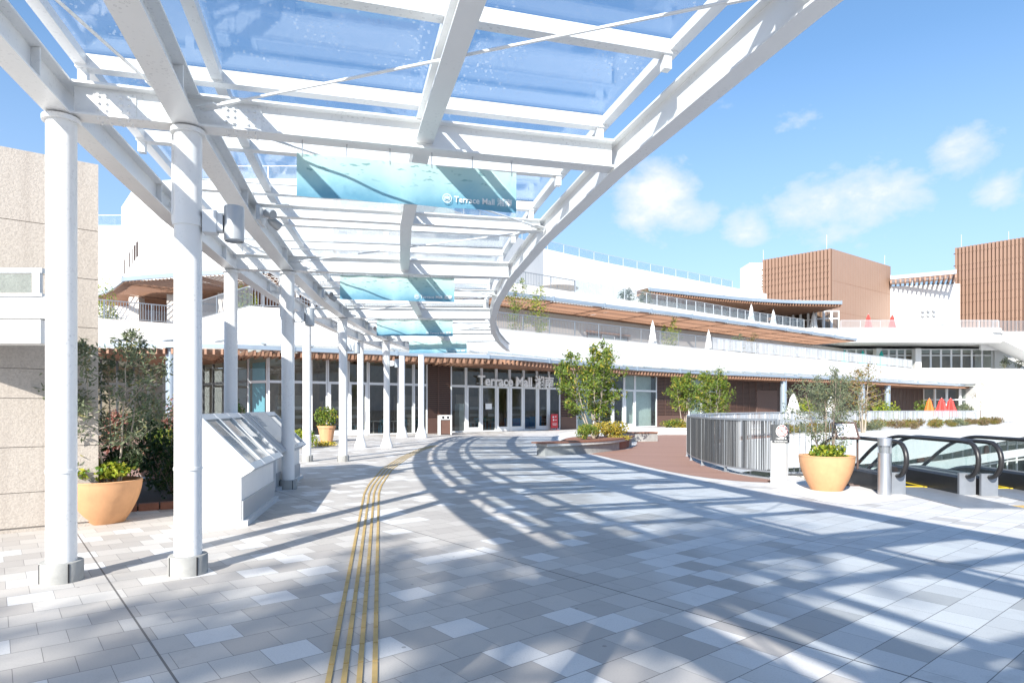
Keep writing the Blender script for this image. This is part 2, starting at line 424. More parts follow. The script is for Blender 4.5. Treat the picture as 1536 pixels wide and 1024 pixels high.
def rv():
    while True:
        v = Vector((random.uniform(-1, 1), random.uniform(-1, 1), random.uniform(-1, 1)))
        if .05 < v.length < 1: return v.normalized()
def inball():
    while True:
        v = Vector((random.uniform(-1, 1), random.uniform(-1, 1), random.uniform(-1, 1)))
        if v.length < 1: return v
def offset(pts, d):
    out = []; n = len(pts)
    for i in range(n):
        ns = []
        if i > 0: ns.append((Vector(pts[i]) - Vector(pts[i - 1])).normalized())
        if i < n - 1: ns.append((Vector(pts[i + 1]) - Vector(pts[i])).normalized())
        ns = [Vector((-t.y, t.x)) for t in ns]
        a = sum(ns, Vector((0, 0))).normalized(); k = 1 / max(.5, a.dot(ns[0]))
        out.append((pts[i][0] + a.x * d * k, pts[i][1] + a.y * d * k))
    return out
def plen(pts): return sum((Vector(b) - Vector(a)).length for a, b in zip(pts, pts[1:]))
def along(pts, s):
    """plan point and direction at arc length s"""
    for a, b in zip(pts, pts[1:]):
        l = (Vector(b) - Vector(a)).length
        if s <= l + 1e-9 or b is pts[-1]:
            t = s / l if l else 0; d = (Vector(b) - Vector(a)).normalized()
            return (a[0] + (b[0] - a[0]) * t, a[1] + (b[1] - a[1]) * t), d
        s -= l
def resample(pts, n):
    L = plen(pts); return [along(pts, L * i / (n - 1))[0] for i in range(n)]
def smooth(pts, it=2):
    """Chaikin corner cutting that keeps both ends"""
    for _ in range(it):
        o = [pts[0]]
        for a, b in zip(pts, pts[1:]):
            o += [(a[0] * .75 + b[0] * .25, a[1] * .75 + b[1] * .25), (a[0] * .25 + b[0] * .75, a[1] * .25 + b[1] * .75)]
        o.append(pts[-1]); pts = o
    return pts
def hit(pts, px):
    """where the polyline crosses the sight line of photo column px (design-time measurement)"""
    k = (px - CX) / FPX
    for a, b in zip(pts, pts[1:]):
        ga, gb = a[0] - k * a[1], b[0] - k * b[1]
        if ga * gb <= 0 and ga != gb:
            t = ga / (ga - gb); d = (Vector(b) - Vector(a)).normalized()
            return (a[0] + (b[0] - a[0]) * t, a[1] + (b[1] - a[1]) * t), d
    return pts[-1], (Vector(pts[-1]) - Vector(pts[-2])).normalized()
def cut(pts, p0, p1):
    """part of a polyline between photo columns p0 and p1"""
    k = lambda p: CX + FPX * p[0] / p[1]
    return [hit(pts, p0)[0]] + [p for p in pts if p0 + .5 < k(p) < p1 - .5] + [hit(pts, p1)[0]]

def tag(o, label, cat, group=None, kind=None):
    if label: o['label'] = label
    if cat: o['category'] = cat
    if group: o['group'] = group
    if kind: o['kind'] = kind
    return o
def thing(name, label, cat, loc=(0, 0, 0), rz=0, group=None):
    o = bpy.data.objects.new(name, None); COL.objects.link(o); o.location = loc; o.rotation_euler = (0, 0, rz)
    o.empty_display_size = .3
    return tag(o, label, cat, group)
def struct(o): o['kind'] = 'structure'; return o
def dup(root, loc, rz=0, label=None, scale=1):
    r = root.copy(); COL.objects.link(r); r.location = loc; r.rotation_euler = (0, 0, rz); r.scale = (scale,) * 3
    if label: r['label'] = label
    for ch in list(root.children):
        c = ch.copy(); COL.objects.link(c); c.parent = r
        for g in list(ch.children):
            d = g.copy(); COL.objects.link(d); d.parent = c
    return r
def text_mesh(name, body, mat, size, width, extrude, bold=0, parent=None, loc=(0, 0, 0), rot=(R(90), 0, 0)):
    cu = bpy.data.curves.new(name, 'FONT'); cu.body = body; cu.size = size; cu.extrude = extrude; cu.offset = bold; cu.resolution_u = 4
    tmp = bpy.data.objects.new(name, cu); COL.objects.link(tmp)
    dg = bpy.context.evaluated_depsgraph_get(); dg.update()
    me = bpy.data.meshes.new_from_object(tmp.evaluated_get(dg)); bpy.data.objects.remove(tmp); bpy.data.curves.remove(cu)
    me.name = name; me.materials.clear(); me.materials.append(M[mat])
    if width and me.vertices:
        x0 = min(v.co.x for v in me.vertices); x1 = max(v.co.x for v in me.vertices); k = width / (x1 - x0)
        for v in me.vertices: v.co.x = (v.co.x - x0) * k
    o = bpy.data.objects.new(name, me); COL.objects.link(o); o.location = loc; o.rotation_euler = rot
    if parent is not None: o.parent = parent
    return o

# ------------------------------------------------------------------ camera, sun, sky
cam = bpy.data.objects.new('camera', bpy.data.cameras.new('camera')); COL.objects.link(cam)
cam.location = (0, 0, H); cam.rotation_euler = (R(90), 0, 0)
cam.data.sensor_width = 36; cam.data.lens = 36 * FPX / 1536; cam.data.shift_y = (HY - 512) / 1536; cam.data.clip_end = 3000; cam.data.clip_start = .05
S.camera = cam
SUN_EL = R(31.5); SUN_AZ = math.atan2(-.375, -.927)           # azimuth measured from +Y towards +X
sdir = Vector((math.sin(SUN_AZ) * math.cos(SUN_EL), math.cos(SUN_AZ) * math.cos(SUN_EL), math.sin(SUN_EL)))
sl = bpy.data.lights.new('sun', 'SUN'); sl.energy = 4.4; sl.angle = R(.53); sl.color = (1, .955, .88)
so = bpy.data.objects.new('sun', sl); COL.objects.link(so); so.rotation_euler = sdir.to_track_quat('Z', 'Y').to_euler(); so.location = (0, -30, 30)
W = bpy.data.worlds.new('World'); S.world = W; W.use_nodes = True
t = W.node_tree; bg = t.nodes['Background']
sky = t.nodes.new('ShaderNodeTexSky'); sky.sky_type = 'NISHITA'; sky.sun_disc = False
sky.sun_elevation = SUN_EL; sky.sun_rotation = SUN_AZ % (2 * PI); sky.altitude = 0; sky.air_density = 1.15; sky.dust_density = .55; sky.ozone_density = 2.2
d = t.nodes.new('ShaderNodeTexCoord').outputs['Generated']
sp = t.nodes.new('ShaderNodeSeparateXYZ'); lk(t, d, sp.inputs[0])
az = mth(t, 'ARCTAN2', sp.outputs[0], sp.outputs[1]); el = mth(t, 'ARCSINE', sp.outputs[2])
acc = None
for px, py, wx, wy, k in ((985, 300, 95, 62, 1.0), (960, 328, 75, 30, .9), (1040, 335, 50, 30, .6), (1120, 345, 50, 38, .75), (1230, 315, 105, 48, .8), (1310, 300, 105, 52, .95),
                          (1250, 345, 130, 36, .6), (1442, 224, 66, 44, .85), (1500, 290, 80, 36, .6), (1080, 160, 55, 20, .30), (1190, 188, 75, 26, .32), (1340, 205, 50, 20, .3),
                          (-300, 250, 330, 90, .7), (2000, 250, 300, 100, .8)):
    A = math.atan2((px - CX) / FPX, 1); E = math.atan2((HY - py) / FPX, math.hypot((px - CX) / FPX, 1))
    sa = .88 * wx / FPX * math.cos(A) ** 2; se = .92 * wy / FPX * math.cos(A)
    q = mth(t, 'ADD', mth(t, 'POWER', mth(t, 'ABSOLUTE', mth(t, 'DIVIDE', mth(t, 'SUBTRACT', az, A), sa)), 2), mth(t, 'POWER', mth(t, 'ABSOLUTE', mth(t, 'DIVIDE', mth(t, 'SUBTRACT', el, E), se)), 2))
    g = mth(t, 'MULTIPLY', mth(t, 'EXPONENT', mth(t, 'MULTIPLY', q, -1.0)), k)
    acc = g if acc is None else mth(t, 'MAXIMUM', acc, g)
mp = t.nodes.new('ShaderNodeMapping'); mp.inputs['Scale'].default_value = (1, 1, 1.5); lk(t, d, mp.inputs[0])
n1 = noise(t, 11, 7, .6, mp.outputs[0], .25)
n2 = noise(t, 34, 4, .6, mp.outputs[0])
dens = mth(t, 'ADD', acc, mth(t, 'ADD', mth(t, 'MULTIPLY', mth(t, 'SUBTRACT', n1, .5), 1.45), mth(t, 'MULTIPLY', mth(t, 'SUBTRACT', n2, .5), .5)))
mask = ramp(t, dens, [(.34, 0.0), (.56, .42), (.85, .76), (1.25, .9)])
body = ramp(t, dens, [(.3, (2.9, 3.25, 3.95)), (.75, (3.3, 3.5, 4.0)), (1.15, (3.8, 3.9, 4.15))])
hs = t.nodes.new('ShaderNodeHueSaturation'); hs.inputs['Saturation'].default_value = 1.2; hs.inputs['Value'].default_value = .77; lk(t, sky.outputs[0], hs.inputs['Color'])
haze = ramp(t, sp.outputs[2], [(0.0, .85), (.45, .12), (.8, 0.0)])
skyc = mixc(t, haze, hs.outputs[0], (2.0, 2.7, 4.15))
lk(t, mixc(t, mask, skyc, body), bg.inputs['Color'])
bg.inputs['Strength'].default_value = .138
S.view_settings.view_transform = 'Standard'; S.view_settings.look = 'None'; S.view_settings.exposure = 1.03; S.view_settings.gamma = 1; S.view_settings.use_curve_mapping = False
cy = S.cycles; cy.max_bounces = 8; cy.diffuse_bounces = 4; cy.glossy_bounces = 3; cy.transmission_bounces = 3; cy.transparent_max_bounces = 24
cy.use_denoising = True; cy.sample_clamp_indirect = 6; cy.caustics_reflective = False; cy.caustics_refractive = False

# ------------------------------------------------------------------ ground
well = [(5.35, 13.5), (5.05, 15.2), (5.1, 17.2), (5.55, 20.0), (6.5, 23.2), (8.2, 26.6), (10.8, 30.2), (14, 33.4), (19.0, 36.4), (23.4, 39.0), (29, 43), (36, 48.6), (44, 55), (60, 66), (60, 13.5)]
import bmesh
def sheet(name, mat, outer, hole=None, z=0.0):
    bm = bmesh.new(); es = []
    for loop in (outer, hole):
        if not loop: continue
        vs = [bm.verts.new((x, y, z)) for x, y in loop]
        es += [bm.edges.new((vs[i], vs[(i + 1) % len(vs)])) for i in range(len(vs))]
    bmesh.ops.triangle_fill(bm, use_beauty=True, edges=es)
    for f in bm.faces:
        if f.normal.z < 0: f.normal_flip()
    me = bpy.data.meshes.new(name); bm.to_mesh(me); bm.free(); me.materials.append(M[mat])
    o = bpy.data.objects.new(name, me); COL.objects.link(o); return struct(o)
sheet('plaza', 'paving', [(-70, -60), (120, -60), (120, 110), (-70, 110)], well)
sheet('ground', 'concrete', [(-1500, -1500), (1500, -1500), (1500, 1500), (-1500, 1500)], None, -6.0)
deckp = [(2.55, 21.1), (2.75, 20.4), (3.15, 18.2), (3.6, 15.6), (4.1, 13.9), (4.75, 13.05), (5.3, 12.9), (5.75, 13.2), (5.3, 13.6), (5.0, 15.2), (5.05, 17.2), (5.5, 20.0), (6.45, 23.2), (8.15, 26.6), (10.75, 30.2), (13.9, 33.5), (14.2, 36.2), (6.9, 36.2), (6.0, 31), (5.2, 26.5), (4.3, 23.6)]
sheet('deck_path', 'deck', smooth(deckp, 1), None, .004)
sheet('deck_path', 'deck', [(-26, 15), (-8.3, 13), (-8.6, 20), (-8.8, 27.5), (-14, 31.2), (-26, 37)], None, .004)
sheet('pavement', 'paving_pale', [gp(1150, 721), gp(1290, 721), gp(1374, 747.5), gp(1282, 758), gp(1235, 752), gp(1185, 740)], None, .004)
sheet('pavement', 'paving_pale', [gp(829, 667), gp(838, 650), gp(870, 645), gp(1000, 642), gp(1000, 650), gp(952, 652), gp(930, 660), gp(880, 668)], None, .004)

# yellow tactile guide line: four rows of raised bars that bend towards the entrance
tac = thing('tactile_line', 'yellow tactile guide line of four raised rows running across the pavers to the mall entrance', 'tactile paving', (0, 0, 0))
pathc = [(-.57, 2.0), (-2.46, 11.2), (-2.66, 12.4), (-3.08, 15.8), (-3.28, 19.5), (-3.30, 23), (-3.1, 26)]
for k in range(4):
    b = MB(); p = offset(pathc, (1.5 - k) * .083); L = plen(p); s = 0
    while s < L - .3:
        a, _ = along(p, s); c, _ = along(p, s + .285)
        b.bar((*a, .004), (*c, .004), .031, .012); s += .30
    b.build('guide_bar', 'tactile', tac)
te = thing('tactile_line', 'short ochre tactile strip set in the pavers before the escalator landing', 'tactile paving', (9.6, 9.62, 0))
b = MB()
for k in range(4): b.box((0, k * .08, .004), (4.2, .045, .012))
b.build('guide_bar', 'tactile', te, rz=.02)

# ------------------------------------------------------------------ steel and glass canopy, curving round a far centre
cx0, cy0 = 57.0, 21.0
def pol(r, th): return (cx0 - r * math.cos(R(th)), cy0 - r * math.sin(R(th)))
def p3(r, th, z): return (*pol(r, th), z)
R_OUT, R_IN, R_MID, R_EDGE = 62.85, 61.84, 59.70, 57.62
HALF = 2.875; TH0 = 14.2
nodes = [TH0 - HALF * k for k in range(-7, 8)]                      # 34.2 ... -6.0
stations = [TH0 - 2 * HALF * k for k in range(-3, 4)]
cols_at = [s for s in stations]
ZB, HB = 4.04, .30
can = thing('glass_canopy', 'white steel walkway canopy with wet glass roof panes on paired round columns', 'canopy', (*pol(R_IN, TH0), 0))
inv = Matrix.Translation(-Vector(can.location))
class CMB(MB):
    def build(s, name, mat, parent=None, **k):
        if parent is None or parent is can:
            o0 = can.location; s.v = [(x - o0.x, y - o0.y, z - o0.z) for x, y, z in s.v]; parent = can
        return MB.build(s, name, mat, parent, **k)
def up_box(b, p, d, z0, z1, rz): b.box((p[0], p[1], (z0 + z1) / 2), (d[0], d[1], z1 - z0), rz)
for th in cols_at:
    for r in (R_OUT, R_IN):
        p = pol(r, th); rad = .116
        b = CMB(); b.lathe([(rad, .14), (rad, 4.01)], (*p, 0), 36)
        b.lathe([(rad + .006, .94), (rad + .006, .965)], (*p, 0), 36); b.lathe([(rad, .94), (rad + .006, .94)], (*p, 0), 36); b.lathe([(rad + .006, .965), (rad, .965)], (*p, 0), 36)
        c = b.build('column', 'white_steel')
        o0 = can.location
        k = MB(); q = (p[0] - o0.x, p[1] - o0.y, 0)
        if th > -2:
            k.lathe([(.165, 0), (.165, .16), (.158, .172), (rad, .172)], q, 36)
            k.cur = 1
            for a in (0, 1, 2, 3):
                t_ = R(th) + a * PI / 2 - .9; k.box((q[0] + .160 * math.cos(t_), q[1] + .160 * math.sin(t_), .085), (.016, .012, .162), t_)
            k.build('pedestal', ['concrete', 'gasket'], c)
        else:
            k.lathe([(.23, 0), (.225, .1), (.15, .30), (rad, .45)], q, 32); k.build('pedestal', 'white_steel', c)
        k = MB()
        k.lathe([(rad, 3.985), (rad + .03, 3.985), (rad + .03, 4.025), (rad, 4.025)], q, 36)
        if r == R_IN:
            k.lathe([(rad, 3.15), (rad + .012, 3.15), (rad + .012, 3.24), (rad, 3.24)], q, 36)
            k.tube([(q[0] - rad - .03, q[1] + .02, 3.2), (q[0] - rad - .03, q[1] + .02, 3.99)], .016, 8)
        k.build('collar', 'white_steel', c)
# longitudinal I beams over both column lines, under the glass middle, and the free edge
for r, w, h, n in ((R_OUT, .20, HB, 'long_beam'), (R_IN, .22, HB, 'long_beam'), (R_MID, .17, .22, 'centre_beam'), (R_EDGE, .17, .33, 'edge_beam')):
    b = CMB(); z0 = ZB + (HB - h if r != R_EDGE else -.02) + (.003 if r == R_MID else 0)
    pts = [p3(r, th, z0) for th in nodes]
    if r == R_EDGE: pts.append(p3(r, -7.3, z0))
    else: pts.append(p3(r, -6.6, z0))
    pl = [p[:2] for p in pts]
    b.wall(offset(pl, -w / 2), z0, z0 + .02, w); b.wall(offset(pl, -w / 2), z0 + h - .02, z0 + h, w); b.wall(offset(pl, -.008), z0 + .0201, z0 + h - .0201, .016)
    for th in nodes[::1]:
        if r in (R_OUT, R_IN):
            q = p3(r, th + .55, z0 + h / 2); b.bar(q, (q[0], q[1] + .012, q[2]), w - .02, h - .045)
    b.build(n, 'white_steel')
# bolted cross beams
for i, th in enumerate(nodes):
    b = CMB(); main = i % 2 == (len([1]) if False else (nodes.index(stations[0]) % 2))
    e1 = (math.cos(R(th)), math.sin(R(th)))
    if th in stations:
        b.ibeam(p3(R_OUT - .1, th, ZB + .004), p3(R_EDGE + .08, th, ZB + .004), HB - .008, .19, .02, .016)
        nrm = Vector((math.sin(R(th)), -math.cos(R(th)), 0))
        for r0 in (R_OUT - .42, R_IN - .46):
            for sgn in (1, -1):
                c = Vector(p3(r0, th, ZB + HB / 2)) + nrm * sgn * .014
                b.box(c, (.34, .012, .2), R(th))
                for kx in (-.13, -.07, .05, .11):
                    for kz in (-.06, 0, .06):
                        q = c + Vector((e1[0] * kx, e1[1] * kx, kz)) + nrm * sgn * .006
                        b.tube([q, q + nrm * sgn * .02], .013, 8)
            for kx in (-.12, -.05, .05, .12):
                for ky in (-.05, .05):
                    q = Vector(p3(r0, th, ZB)) + Vector((e1[0] * kx, e1[1] * kx, 0)) + nrm * ky
                    b.tube([q + Vector((0, 0, .004)), q - Vector((0, 0, .016))], .012, 8)
                    q.z = ZB + HB - .004; b.tube([q, q + Vector((0, 0, .018))], .012, 8)
    else:
        b.ibeam(p3(R_IN - .1, th, ZB + .12), p3(R_EDGE + .08, th, ZB + .12), .175, .12, .014, .012)
    b.build('cross_beam', 'white_steel')
# purlins on stubs, glass and longitudinal glazing bars
PN = HALF / 2; pth = [nodes[0] - PN * k for k in range(int((nodes[0] - nodes[-1]) / PN) + 1)]
ZP0, ZP1 = 4.47, 4.59
for th in pth:
    b = CMB(); e = .0
    a, c = p3(R_OUT - .12, th, (ZP0 + ZP1) / 2), p3(R_EDGE + .14, th, (ZP0 + ZP1) / 2)
    b.bar(a, c, .11, ZP1 - ZP0)
    for r in (R_OUT - .17, R_IN - .02, R_MID, R_EDGE + .22):
        b.box(p3(r, th, (ZB + HB + ZP0) / 2 + .006), (.07, .075, ZP0 - ZB - HB - .012), R(th))
    b.cur = 1
    b.bar(p3(R_OUT - .12, th, ZP1 + .012), p3(R_EDGE + .14, th, ZP1 + .012), .03, .022)
    b.build('purlin', ['white_steel', 'gasket'])
cuts = [R_OUT - .16, R_IN - .25, R_MID, R_EDGE + .16]
for r in cuts:
    b = CMB(); w = .10 if r != cuts[2] else .05; b.wall(offset([pol(r, th) for th in pth], -w / 2), 4.4975, 4.5825, w)
    b.build('glazing_bar', 'white_steel')
gset = pth[4:]
for a, c in zip(gset, gset[1:]):
    for r0, r1 in zip(cuts, cuts[1:]):
        g = .02; dth = math.degrees(.012 / 60)
        q = [pol(r0 - g, a - dth), pol(r1 + g, a - dth), pol(r1 + g, c + dth), pol(r0 - g, c + dth)]
        CMB().prism(q[::-1], 4.608, 4.620).build('glass_panel', 'roof_glass')
# tie rods in every bay
for i, th in enumerate(nodes):
    if th not in stations: continue
    for sgn in (1, -1):
        t2 = th + sgn * HALF
        if t2 < -6.5: continue
        for r in (R_EDGE + .06, R_OUT - .08):
            if r > R_IN and sgn < 0: pass
            b = CMB(); A = Vector(p3(R_IN - .12 if r < R_IN else R_IN + .08, th + sgn * .08, ZB + .16)); Bv = Vector(p3(r, t2 - sgn * .05, ZB + .16))
            dd = (Bv - A).normalized(); b.tube([A, Bv], .0125, 8)
            b.tube([A + dd * .25, A + dd * .45], .02, 8); b.tube([Bv - dd * .45, Bv - dd * .25], .02, 8)
            b.bar(A, A + dd * .2, .1, .012); b.bar(Bv - dd * .22, Bv + dd * .02, .14, .014)
            b.build('tie_rod', 'white_steel')

# round floodlights clamped to the inner columns
names = {14.1: 'first', 8.35: 'second'}
for th, lab in ((TH0, 'grey cylinder floodlight clamped to the thick column by the orange pot and skylight box'), (TH0 - 2 * HALF, 'grey cylinder floodlight clamped to the column just past the white skylight boxes'), (TH0 - 4 * HALF, 'small grey cylinder floodlight on the third column, near the flower bed'), (TH0 - 6 * HALF, 'pale floodlight bracket on the column with a flared base')):
    p = pol(R_IN, th)
    f = thing('floodlight', lab, 'floodlight', (p[0], p[1], 3.2), R(th), 'floodlights clamped to the canopy columns')
    MB().box((.19, 0, .0), (.12, .13, .2)).box((.27, 0, 0), (.06, .11, .16)).build('bracket', 'pale_metal', f)
    MB().lathe([(0, .16), (.084, .16), (.088, .15), (.088, -.15), (.08, -.16)], (.39, 0, 0), 28).build('housing', 'grey_lamp', f)
    MB().lathe([(0, -.15), (.078, -.15), (.08, -.158)], (.39, 0, 0), 24).build('lens', 'lamp_lens', f)
for i, th in enumerate((TH0 - HALF, TH0 - 3 * HALF, TH0 - 5 * HALF)):
    p = pol(R_IN - .13, th)
    f = thing('spotlight', ('twin swivel spotlight on the long beam between the two thick columns and the banner', 'twin swivel spotlight on the long beam between second and third column pairs', 'twin swivel spotlight on the long beam by the fourth banner')[i], 'spotlight', (p[0], p[1], ZB + .12), R(th), 'twin spotlights on the long beam')
    MB().box((.02, 0, 0), (.05, .42, .2)).build('bracket', 'pale_metal', f)
    for sy, dr in ((-.14, Vector((.5, -.5, -.25))), (.14, Vector((.6, .3, -.45)))):
        q = Vector((.10, sy, .02)); dr.normalize()
        h = MB().tube([q, q + dr * .05, q + dr * .17, q + dr * .19], [.03, .062, .066, .06], 18).build('lamp_head', 'grey_lamp', f)
        MB().tube([q + dr * .186, q + dr * .194], .055, 18).build('lens', 'lamp_lens', h)

# hanging banners
bl = ['sea-blue printed banner hung under the first cross beam, with beam shadows and white shop name', 'sea-blue printed banner hung under the cross beam behind the big banner', 'narrow sea-blue banner hung third along the canopy', 'last and smallest sea-blue banner, just above the entrance roof']
for i, lab in enumerate(bl):
    th = TH0 - 2 * HALF * i - (.0 if i < 3 else -.35)
    p = pol(60.9, th); wd, ht = 2.15, .41 if i == 0 else .46
    f = thing('banner', lab, 'banner', (p[0], p[1], ZB - (.12 if i == 0 else .03) - ht), R(th), 'banners hung across the canopy')
    b = MB(); n = 24
    for k in range(n + 1):
        x = wd * k / n; y = .012 * math.sin(k * .9); b.v += [(x, y, 0), (x, y, ht)]
    for k in range(n): b.f.append((2 * k, 2 * k + 2, 2 * k + 3, 2 * k + 1)); b.m.append(0); b.sm.append(True)
    b.v += [(x, y + .004, z) for x, y, z in b.v[:2 * n + 2]]
    for k in range(n): o_ = 2 * n + 2; b.f.append((o_ + 2 * k, o_ + 2 * k + 1, o_ + 2 * k + 3, o_ + 2 * k + 2)); b.m.append(0); b.sm.append(True)
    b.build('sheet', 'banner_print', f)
    for k in range(6): b = MB(); x = .05 + (wd - .1) * k / 5; b.tube([(x, .003, ht - .03), (x, .003, ht + (.124 if i == 0 else .035))], .005, 6); b.build('hook', 'steel', f)
    text_mesh('lettering', 'Terrace Mall 湘南', 'sign_white', .085, .60, .001, .001, f, (1.50, -.018, .055))
    em = MB()
    for r0, r1 in ((.040, .046),):
        for k in range(28):
            a0, a1 = 2 * PI * k / 28, 2 * PI * (k + 1) / 28
            em.add([(1.43 + r0 * math.cos(a0), -.018, .085 + r0 * math.sin(a0)), (1.43 + r1 * math.cos(a0), -.018, .085 + r1 * math.sin(a0)), (1.43 + r1 * math.cos(a1), -.018, .085 + r1 * math.sin(a1)), (1.43 + r0 * math.cos(a1), -.018, .085 + r0 * math.sin(a1))], [(0, 1, 2, 3)])
    for x0, z0, x1, z1 in ((-.022, -.02, -.022, .02), (-.022, .02, 0, -.005), (0, -.005, .02, .02), (.02, .02, .02, -.022), (-.01, -.03, .012, -.03), (.0, .005, .0, .03)):
        em.bar((1.43 + x0, -.018, .085 + z0), (1.43 + x1, -.018, .085 + z1), .002, .007, up=(0, 0, 1) if abs(z1 - z0) < .01 else (1, 0, 0))
    em.build('emblem', 'sign_white', f)

# ------------------------------------------------------------------ shopping mall: curved terraces stepping back
B1 = [at(x, y, 6.5) for x, y in ((60, 473), (151, 478), (270, 487), (330, 471), (375, 460.5), (420, 463), (560, 474), (640, 481.5), (675, 486), (755, 494), (835, 502), (930, 511), (1000, 518), (1080, 526), (1180, 534.8), (1280, 544), (1370, 552.6))]
B1 = B1[:4] + [B1[4]] + smooth(B1[5:], 1)
BASE = [(-30, 35.5), (-14, 35.5), (-8.6, 35.6)] + [p for p in B1 if p[0] > -6]      # calmer line for the deep offsets behind the terrace nose
C1 = [at(x, y, 4.5) for x, y in ((90, 514), (151, 514), (263, 514.5), (345, 516), (465, 521.6), (590, 527), (660, 530), (755, 532.8), (840, 541), (950, 551), (1060, 557.7), (1180, 563), (1290, 568), (1375, 573.5), (1466, 577.5))]
P2L = [at(x, y, 9.5) for x, y in ((120, 446), (165, 432), (187, 415), (263, 409), (332, 404.5), (400, 402), (520, 406), (640, 418), (700, 428), (751, 436), (820, 444.7), (930, 459), (1000, 467), (1100, 481), (1180, 492), (1284, 507.5))]
B2 = [at(x, y, 11) for x, y in ((640, 404), (700, 413), (760, 422.6), (865, 438.5), (930, 448.5), (1000, 459.8), (1080, 472.5), (1140, 482.5), (1208, 491.8))]
P3L = [at(x, y, 14) for x, y in ((974, 431.5), (1020, 436.5), (1080, 443), (1130, 447.5), (1180, 450.5), (1262, 452))]
RF = [at(x, y, 16.35) for x, y in ((182, 311), (200, 283), (216, 272), (300, 268), (500, 268), (600, 288), (700, 322), (815, 372.5), (900, 392), (1000, 412), (1100, 431.5), (1150, 440.5))]
F0 = offset(B1, .7)
W2 = offset(BASE[2:], 6.6)
mall = thing('shopping_mall', 'long white shopping mall with curved stepped terraces, brown slatted eaves and glass shopfronts', 'shopping mall', (0, 45, 0))
def mb(): return MMB()
class MMB(MB):
    def build(s, name, mat, parent=None, **k):
        if parent is None: parent = mall
        s.v = [(x, y - 45, z) for x, y, z in s.v]
        return MB.build(s, name, mat, parent, **k)
# parapets, floors, walls
mb().wall(B1, 4.62, 6.5, .3).build('parapet', 'wall_white')
mb().wall(offset(B1, -.02), 6.5, 6.535, .36).build('coping', 'wall_white')
mb().slab(offset(B1, .302), offset(BASE, 8.5), 5.3, 5.6, 60).build('terrace_floor', 'concrete_pale')
mb().slab(offset(B1, .04), offset(BASE, 9), 4.3, 4.615, 60).build('ceiling', 'interior_pale')
mb().wall(W2, 5.604, 9.25, .25).build('wall', 'wall_warm')
mb().wall(B2, 9.3, 11.0, .3).build('parapet', 'wall_white')
mb().slab(offset(B2, .302), offset(B2, 15), 9.7, 10.0, 30).build('terrace_floor', 'concrete_pale')
i7 = 7
mb().wall(RF[:i7], 9.56, 16.35, .3).build('wall', 'wall_white')
mb().wall([(-40, 52.5), (-27, 52), (-17, 50.5), (-11, 47.5), (-6.5, 44.6)], 5.61, 9.55, .3).build('wall', 'wall_warm')
mb().slab([(-40, 44), (-24, 44), (-7, 43)], [(-40, 53), (-27, 52.6), (-6.5, 45)], 5.45, 5.605, 8).build('terrace_floor', 'deck')
for px_, D_ in ((262, 43.5), (205, 44.5), (338, 43)):
    b = mb(); b.box((*dp(px_, D_), 7.55), (.7, .7, 3.9)); b.build('pillar', 'wall_warm')
mb().wall(RF[i7 - 1:], 10.004, 16.35, .3).build('wall', 'wall_white')
mb().slab(offset(RF, .31), offset(RF, 16), 15.6, 15.9, 30).build('roof', 'concrete_pale')
mb().box((-38, 55, 7.6), (19, 14, 15.2)).build('wall', 'wall_white')
# slots in the tall white wall
b = mb()
for k in range(6):
    (x, y), d = hit(RF, 187 + 3.8 * k)
    D = y; z = 1.5 + (612 - (400 - 5.2 * k)) / FPX * D
    nx, ny = d.y, -d.x
    b.box((x + nx * .012, y + ny * .012, z), (.34, .03, 1.0), math.atan2(d.y, d.x))
b.build('vent_slot', 'brown_deep')
# terrace 1 railings -------------------------------------------------
def railing(pts, z, h, name='railing', mat='galv', step=.13, pk=(.022, .012), post=2.4, parent=None, cls=None, top=.05, jitter=0):
    b = (cls or MMB)(); L = plen(pts)
    n = max(1, round(L / post))
    b.cur = 0
    seg = resample(pts, max(2, int(L / .8)))
    for a, c in zip(seg, seg[1:]):
        b.bar((*a, z + h - top / 2), (*c, z + h - top / 2), .055, top, e=.004)
        b.bar((*a, z + .10), (*c, z + .10), .03, .03, e=.004)
    for k in range(n + 1):
        p, d = along(pts, L * k / n); b.box((*p, z + (h - top) / 2), (.05, .05, h - top), math.atan2(d.y, d.x))
    m = int(L / step)
    for k in range(m):
        p, d = along(pts, L * (k + .5) / m)
        b.box((*p, z + (h + .1 - top) / 2 + .006), (pk[0], pk[1], h - top - .13), math.atan2(d.y, d.x) + random.uniform(-jitter, jitter))
    return b.build(name, mat, parent)
def glass_rail(pts, z, h, panel=1.6, name='glass_railing', post='pale_metal', parent=None, cls=None):
    L = plen(pts); n = max(1, round(L / panel)); C = cls or MMB
    b = C()
    for k in range(n + 1):
        p, d = along(pts, L * k / n); b.box((*p, z + h / 2), (.06, .05, h), math.atan2(d.y, d.x))
    seg = resample(pts, n + 1)
    for a, c in zip(seg, seg[1:]): b.bar((*a, z + h + .015), (*c, z + h + .015), .05, .03, e=.003)
    r = b.build(name, post, parent)
    g = C()
    for a, c in zip(seg, seg[1:]):
        d = Vector(c) - Vector(a); g.bar((*(Vector(a) + d * .03), z + h * .52), (*(Vector(c) - d * .03), z + h * .52), .012, h * .9)
    g.build('glass_pane', 'rail_glass', r)
    return r
class RelB(MB): pass
B1i = offset(B1, .15); B2i = offset(B2, .15)
railing(cut(B1i, 80, 1068), 6.536, 1.08, step=.14, pk=(.03, .014))
def dense(pts, z, h, nm):
    return railing(pts, z, h, nm, 'pale_metal', .095, (.055, .012), 2.2, jitter=.35)
dense(cut(B1i, 1068, 1369), 6.536, 1.08, 'railing')
railing(cut(B2i, 705, 862), 11.0, 1.02, step=.16, pk=(.03, .014))
glass_rail(cut(B2i, 863, 1206), 11.0, 1.0, 1.5)
